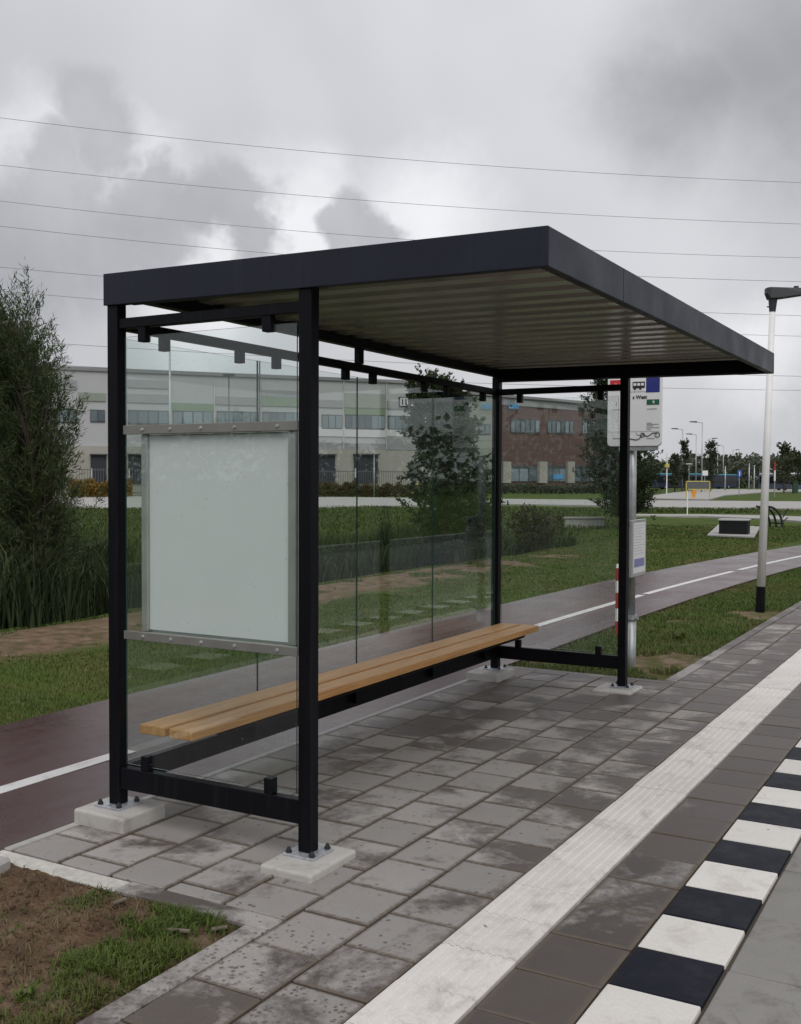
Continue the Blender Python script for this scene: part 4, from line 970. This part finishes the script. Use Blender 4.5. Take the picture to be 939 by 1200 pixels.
# verge between the cycle path and the platform
x, y = scatter(110000, -1.3, .162, 4.62, 26)
xr = -1.165+path_shift(y); bare = np.exp(-(((x+.12)/.30)**2+((y-5.75)/.62)**2))+.8*np.exp(-(((x+.05)/.3)**2+((y-9.7)/.5)**2))+.45*np.clip((x-.02)/.15, 0, 1)
k = (x > xr) & (fbm(x*3, y*3, 31) > .26+.55*bare); x, y = x[k], y[k]
stuff(blades('verge_grass', gpts(x, y), .025+.05*RNG.random(len(x))*(.5+fbm(x*2, y*2, 5)), RNG.uniform(.004, .008, len(x)), .9, 'grass'), 'green grass verge between the cycle path and the platform')
# lawn beyond the path, sandy strip thinly grown
x, y = scatter(480000, -8.2, -2.4, -1, 34)
xl = -3.03+path_shift(y)
sand = np.clip((x+7.0)/.5, 0, 1)*np.clip((-4.9-x+.8*(fbm(x*.8, y*.8, 45)-.5))/.5, 0, 1)*np.clip((19-y)/6, 0, 1)
dist = np.hypot(x-CAM[0], y-CAM[1])
k = (x < xl) & (x > -7.6) & (fbm(x*1.7, y*1.7, 41) > .18+.52*sand) & (RNG.random(len(x)) < np.clip(11/dist, .25, 1)); x, y, dist = x[k], y[k], dist[k]
stuff(blades('lawn_grass', gpts(x, y), (.016+.026*RNG.random(len(x)))*(.6+.8*fbm(x*.8, y*.8, 8)), np.clip(dist*.0007, .005, .025)*RNG.uniform(.7, 1.2, len(x)), .9, 'grass_far'), 'mown lawn beyond the cycle path')
# rough grass on the bank and fields further off
NF = 150000; D_ = 14*(62/14)**RNG.random(NF); PXc = RNG.uniform(-80, 1010, NF); rr_ = fwd[None, :]+rt[None, :]*((PXc-PW/2)/FPX)[:, None]+up[None, :]*(36/FPX); q = CAM[None, :]+rr_*D_[:, None]
x, y = q[:, 0], q[:, 1]; k = (x < np.minimum(-9.6, -3.2+path_shift(np.minimum(y, 40))-.0*y)) | ((y > 26) & (x < -2.6+path_shift(np.minimum(y, 45))))
rowp = 564+1.537*FPX/D_; k &= ~((rowp > 600.5) & (rowp < 614) & (PXc > 745)) & (x < -3.0+path_shift(np.minimum(y, 47)))
x, y, D_ = x[k], y[k], D_[k]
rough_h = np.where(x < -9, .10, .035)
stuff(blades('field_grass', gpts(x, y), rough_h*RNG.uniform(.6, 1.6, len(x))*(.6+fbm(x*.5, y*.5, 2)), np.clip(D_*.0009, .012, .06), .8, 'grass_bank'), 'rough grass on the bank beyond the ditch')
# reeds in the ditch
x, y = scatter(95000, -12.6, -6.6, -2, 24)
cn = fbm(x*.9, y*.9, 51); cn2 = fbm(x*1.6, y*.5, 52)
k = (cn > np.where(y < 9, .14, .40)) & (x < -7.35+1.1*(cn2-.35)+np.where(y < 8, .15, -.1)); x, y, cn = x[k], y[k], cn[k]
hh_ = np.where(y < 9, .95, .34+.55*np.clip(cn-.4, 0, 1)*2)*RNG.uniform(.3, 1.25, len(x))**1.2*np.clip(1-(-9.6-x)/4.2, .3, 1)*(.45+1.1*fbm(x*1.3+7, y*1.3, 55))
tag(blades('reed_bed', gpts(x, y), hh_, RNG.uniform(.012, .026, len(x)), .55, 'reed'), 'dark reeds growing along the ditch', 'reeds', None, 'stuff')
# weeds: a few broad-leaved clumps
def weed(x, y, n, s, label, mat='grass'):
    P = np.tile(np.array([x, y, float((soil_z if y < 0 else ground_z)(np.array(x), np.array(y)))]), (n, 1))+RNG.normal(0, .25*s, (n, 3))*[1, 1, 0]
    tag(blades('weed_clump', P, s*RNG.uniform(.5, 1.1, n), np.full(n, s*.22), 1.1, mat), label, 'weed', 'weeds in the grass')
weed(-.06, -1.36, 30, .055, 'broad-leaved weed at the bottom edge of the near left soil bed'); weed(-.86, -.86, 40, .045, 'small weed tuft on bare soil in the near left corner')
weed(-.35, 7.0, 34, .14, 'leafy weed clump in the verge right of the bare patch')
# twigs / wood chips lying on the soil
for i, (x, y, l, a, m) in enumerate(((.02, -.80, .10, 5, 'label_none'), (.12, -.70, .055, 40, ''), (-.32, -.72, .05, 70, ''))):
    z = float(soil_z(np.array(x), np.array(y)))+.004; c, s_ = math.cos(R(a)), math.sin(R(a))
    o = MB().obox((x, y, z+.018), ((c, s_, .1), (-s_, c, 0), (0, 0, 1)), (l/2, .007, .004)).build('wood_chip', 'bark_pale', None, .001)
    tag(o, ('longest pale wood chip lying in the corner grass', 'short pale wood chip nearest the border corner', 'short wood chip against the border edging')[i], 'wood chip', 'wood chips on the soil')
for i, (x, y, s_) in enumerate(((-1.02, -.70, .06),)):
    o = MB().obox((x, y, .005), ((1, .2, 0), (-.2, 1, 0), (0, 0, 1)), (s_, s_*.7, .035)).build('broken_slab', 'slab_edge', None, .012)
    tag(o, 'broken grey stone on the soil at the left edge', 'stone')

def leaf_cloud(P, D, L_, Wd, mat, name, parent, rnd_bias=None):
    n = len(P); D = D/(np.linalg.norm(D, axis=1, keepdims=True)+1e-9); a = RNG.normal(size=(n, 3)); s = np.cross(D, a); s /= np.linalg.norm(s, axis=1, keepdims=True)+1e-9
    L_ = (L_*RNG.uniform(.6, 1.25, n))[:, None]; Wd = (Wd*RNG.uniform(.7, 1.2, n))[:, None]
    V = np.stack([P, P+D*L_*.45+s*Wd/2, P+D*L_, P+D*L_*.45-s*Wd/2], 1).reshape(-1, 3)
    T = np.arange(n*4).reshape(n, 4); r_ = np.clip(RNG.normal(.45, .22, n) if rnd_bias is None else rnd_bias+RNG.normal(0, .15, n), 0, 1)
    o = link(bpy.data.objects.new(name, fast_tris(name, V, T, mat, np.repeat(r_, 4)))); o.parent = parent
    if parent is not None: o.matrix_parent_inverse = Matrix.Translation(parent.location).inverted()
    return o
def tree(name, label, base, H, prof, nb, lpb, leaf, mat, upang, stems=1, wind=(0, 0), spread=.12, t0=.12, bark='bark', twigs=3, cat='tree', group=None, tr=.05, dens_t=1.):
    base = np.array([base[0], base[1], float(ground_z(np.array(base[0]), np.array(base[1])))]); e = empty(name, base, label, cat, group)
    tb = MB(); LP = []; LD = []
    wind = np.array([wind[0], wind[1], 0.])
    tops = []
    for s_ in range(stems):
        a = RNG.uniform(0, 6.28); off = np.array([math.cos(a), math.sin(a), 0])*(0 if stems == 1 else RNG.uniform(.15, .6)*prof(.4))
        hh2 = H*(1 if s_ == 0 else RNG.uniform(.7, .95)); pts = []
        b_ = base+off*.35*(s_ > 0)
        for k in range(9):
            t = k/8; pts.append(b_+off*t*.9+wind*(t**2)*H*.5+np.array([RNG.normal(0, .02), RNG.normal(0, .02), 0])*H*.3*t+np.array([0, 0, hh2*t-.05]))
        tb.tube(pts, [tr*(1-.88*k/8)*(1 if s_ == 0 else .7) for k in range(9)], 7); tops.append((pts, hh2))
    for i in range(nb):
        pts, hh2 = tops[i % stems]; t = t0+(1-t0)*RNG.random()**dens_t; kk = t*8; j = min(int(kk), 7); p0 = pts[j]*(1-(kk-j))+pts[j+1]*(kk-j)
        az = RNG.uniform(0, 6.28); ln = prof(t)*RNG.uniform(.45, 1.12)*(1 if stems == 1 else .75); ua = upang*RNG.uniform(.6, 1.3)
        d = np.array([math.cos(az)*math.cos(ua), math.sin(az)*math.cos(ua), math.sin(ua)]); d = d/(abs(math.cos(ua))+.15)
        bp = [p0+d*ln*q+wind*ln*q*q*1.2+np.array([0, 0, -.10*ln*q*q]) for q in (0, .35, .7, 1.)]
        tb.tube(bp, [tr*.28, tr*.2, tr*.12, tr*.05], 4, cap=False)
        for tw in range(twigs):
            q = RNG.uniform(.2, 1.); pj = bp[0]*(1-q)+bp[3]*q; d2 = d*.6+RNG.normal(0, .5, 3)+np.array([0, 0, .35])+wind*1.2; d2 /= np.linalg.norm(d2); l2 = spread*H*RNG.uniform(.5, 1.2)
            m = lpb//twigs; q2 = RNG.random(m)**.8
            LP.append(pj+d2*(q2*l2)[:, None]+RNG.normal(0, .012*H*.5, (m, 3))); LD.append(d2+RNG.normal(0, .55, (m, 3))+wind*.8)
    tb.build('trunk', bark, e)
    leaf_cloud(np.concatenate(LP), np.concatenate(LD), leaf[0], leaf[1], mat, 'crown', e); return e
def prof_willow(t): return .22+.62*min(1., (1.04-t)*1.35)*min(1., .5+1.3*t)
wl = -rt*np.array([1, 1, 0])
tree('willow_tree', 'young willow with narrow leaves bent by wind at the left edge', ground_at(50, 13.0), 3.9, lambda t: 1.32*prof_willow(t), 520, 115, (.095, .012), 'willow', R(60), stems=5, wind=(wl[0]*.10, wl[1]*.10), spread=.12, tr=.045, t0=.10, dens_t=1.0)
tree('willow_tree', 'second willow at the far left, lower and partly outside the picture', ground_at(-22, 14.2), 3.1, prof_willow, 170, 130, (.085, .012), 'willow', R(55), stems=4, wind=(wl[0]*.1, wl[1]*.1), spread=.12, tr=.05, t0=.1)
def prof_alder(t): return 1.3*min(1., (1.06-t)*1.9)**.75*min(1., .55+1.2*t)+.08
tree('alder_tree', 'young leafy tree seen through the rear glass panes', gp(537, 656), 3.55, lambda t: prof_alder(t)*(1.12-.45*t), 420, 125, (.075, .045), 'alder', R(26), stems=3, spread=.10, tr=.05, t0=.12)
tree('alder_tree', 'tall leafy tree behind the route panel of the bus stop', gp(741, 620), 4.9, lambda t: 1.45*prof_alder(t), 420, 100, (.085, .05), 'alder', R(28), stems=2, spread=.10, tr=.06, t0=.10)
tree('shrub', 'brownish low shrub seen through the far end pane', gp(628, 640), 1.0, lambda t: .95*math.sin(min(1, .3+.7*t)*math.pi)**.5+.1, 110, 70, (.06, .03), 'shrub', R(40), stems=5, spread=.22, tr=.02, t0=.05, cat='shrub')
for (x, D, top, r_, lab) in ((803, 170, 519, .8, 'slim conical tree left of the tallest far street lamp'), (833, 165, 518, 1.2, 'dense conical tree behind the right parked bus'), (919, 150, 523, 2.3, 'airy tree at the right edge above the grey-blue bus'), (933, 165, 530, 2.2, 'second airy tree at the right edge, lower than its neighbour'), (791, 150, 534, .9, 'small dark tree just right of the tall route panel tree')):
    Hh = mast_h(x, top, D); tree('far_tree', lab, ground_at(x, D), Hh, lambda t, r_=r_: r_*1.1*(1-.8*t)+.15, 60, 42, (.30, .2), 'belt' if r_ < 2 else 'alder_light', R(35), spread=.10, tr=.12, t0=.15, group='far trees')
# far belt of trees along the horizon
n = 60000; a = RNG.uniform(-1.0, 1.0, n); D_ = RNG.uniform(255, 300, n); PXc = 469.5+(a*950)
hmax = 5.2+3.8*fbm(PXc*.035, PXc*0+1.5, 61)+1.2*vnoise(PXc*.25, PXc*0, 62); zf = RNG.random(n)**.8
q = np.stack([ground_at(p_, d_) for p_, d_ in zip(PXc, D_)]); q[:, 2] = zf*hmax
# the belt goes on round the fields on the other side of the bus lane
n2 = 45000; az = RNG.uniform(YAW-.75-math.pi*1.55, YAW-.75, n2); rr = RNG.uniform(120, 165, n2); q2 = np.stack([CAM[0]-np.sin(az)*rr, CAM[1]+np.cos(az)*rr, RNG.random(n2)**.8*(4.+8.*fbm(az*14, az*0+3.3, 66))], 1)
q = np.concatenate([q, q2]); n = len(q)
dd = RNG.normal(size=(n, 3)); o = leaf_cloud(q, dd, 1.2, .8, 'belt', 'far_tree_belt', None); tag(o, 'dark belt of trees along the horizon', 'trees', None, 'stuff')
def hedge(name, label, px0, px1, D, zt_, mat, n, leafs, depth=1.6):
    a = ground_at(px0, D); b = ground_at(px1, D*1.06); t = RNG.random(n); P = a+(b-a)*t[:, None]
    nn = fwd*np.array([1, 1, 0]); P = P+nn*RNG.uniform(0, depth, n)[:, None]; P[:, 2] = RNG.random(n)**.7*zt_*(.7+.5*vnoise(t*26, t*0, 71))
    o = leaf_cloud(P, RNG.normal(size=(n, 3))+[0, 0, .6], leafs, leafs*.5, mat, name, None); tag(o, label, 'hedge', None, 'stuff')
hedge('brown_hedge', 'low brownish hedge in front of the warehouse fence', 366, 503, 94, 1.15, 'hedge_brown', 9000, .28)
hedge('orange_hedge', 'orange tinted low hedge between the willow and the shelter', 78, 150, 86, 1.3, 'hedge_orange', 5000, .28)
hedge('green_hedge', 'low green hedge in front of the brick office', 560, 735, 128, .95, 'belt', 9000, .35)
# culvert head wall and a yellow bracket by the road
cw = gp(679, 617.5); e = empty('culvert_wall', (cw[0], cw[1], 0), 'pale concrete culvert head wall beside the low shrub', 'culvert', rz=YAW)
MB().box(-.45, .85, 0, .3, -.4, .27).build('wall', 'slab_edge', e, .01, local=True); MB().box(-.5, .9, -.04, .34, .271, .33).build('coping', 'road_pale', e, .01, local=True)
P = ground_at(484, 80); e = empty('yellow_bracket', P, 'yellow right-angled pipe bracket by the far road left of the tree', 'bracket', rz=YAW)
zz = mast_h(484, 567, 80); MB().tube([(0, 0, -.2), (0, 0, zz)], .06, 8).build('upright', 'yellow_paint', e, local=True); MB().tube([(.061, 0, zz-.06), (.75, 0, zz-.06)], .055, 8).build('arm', 'yellow_paint', e, local=True)
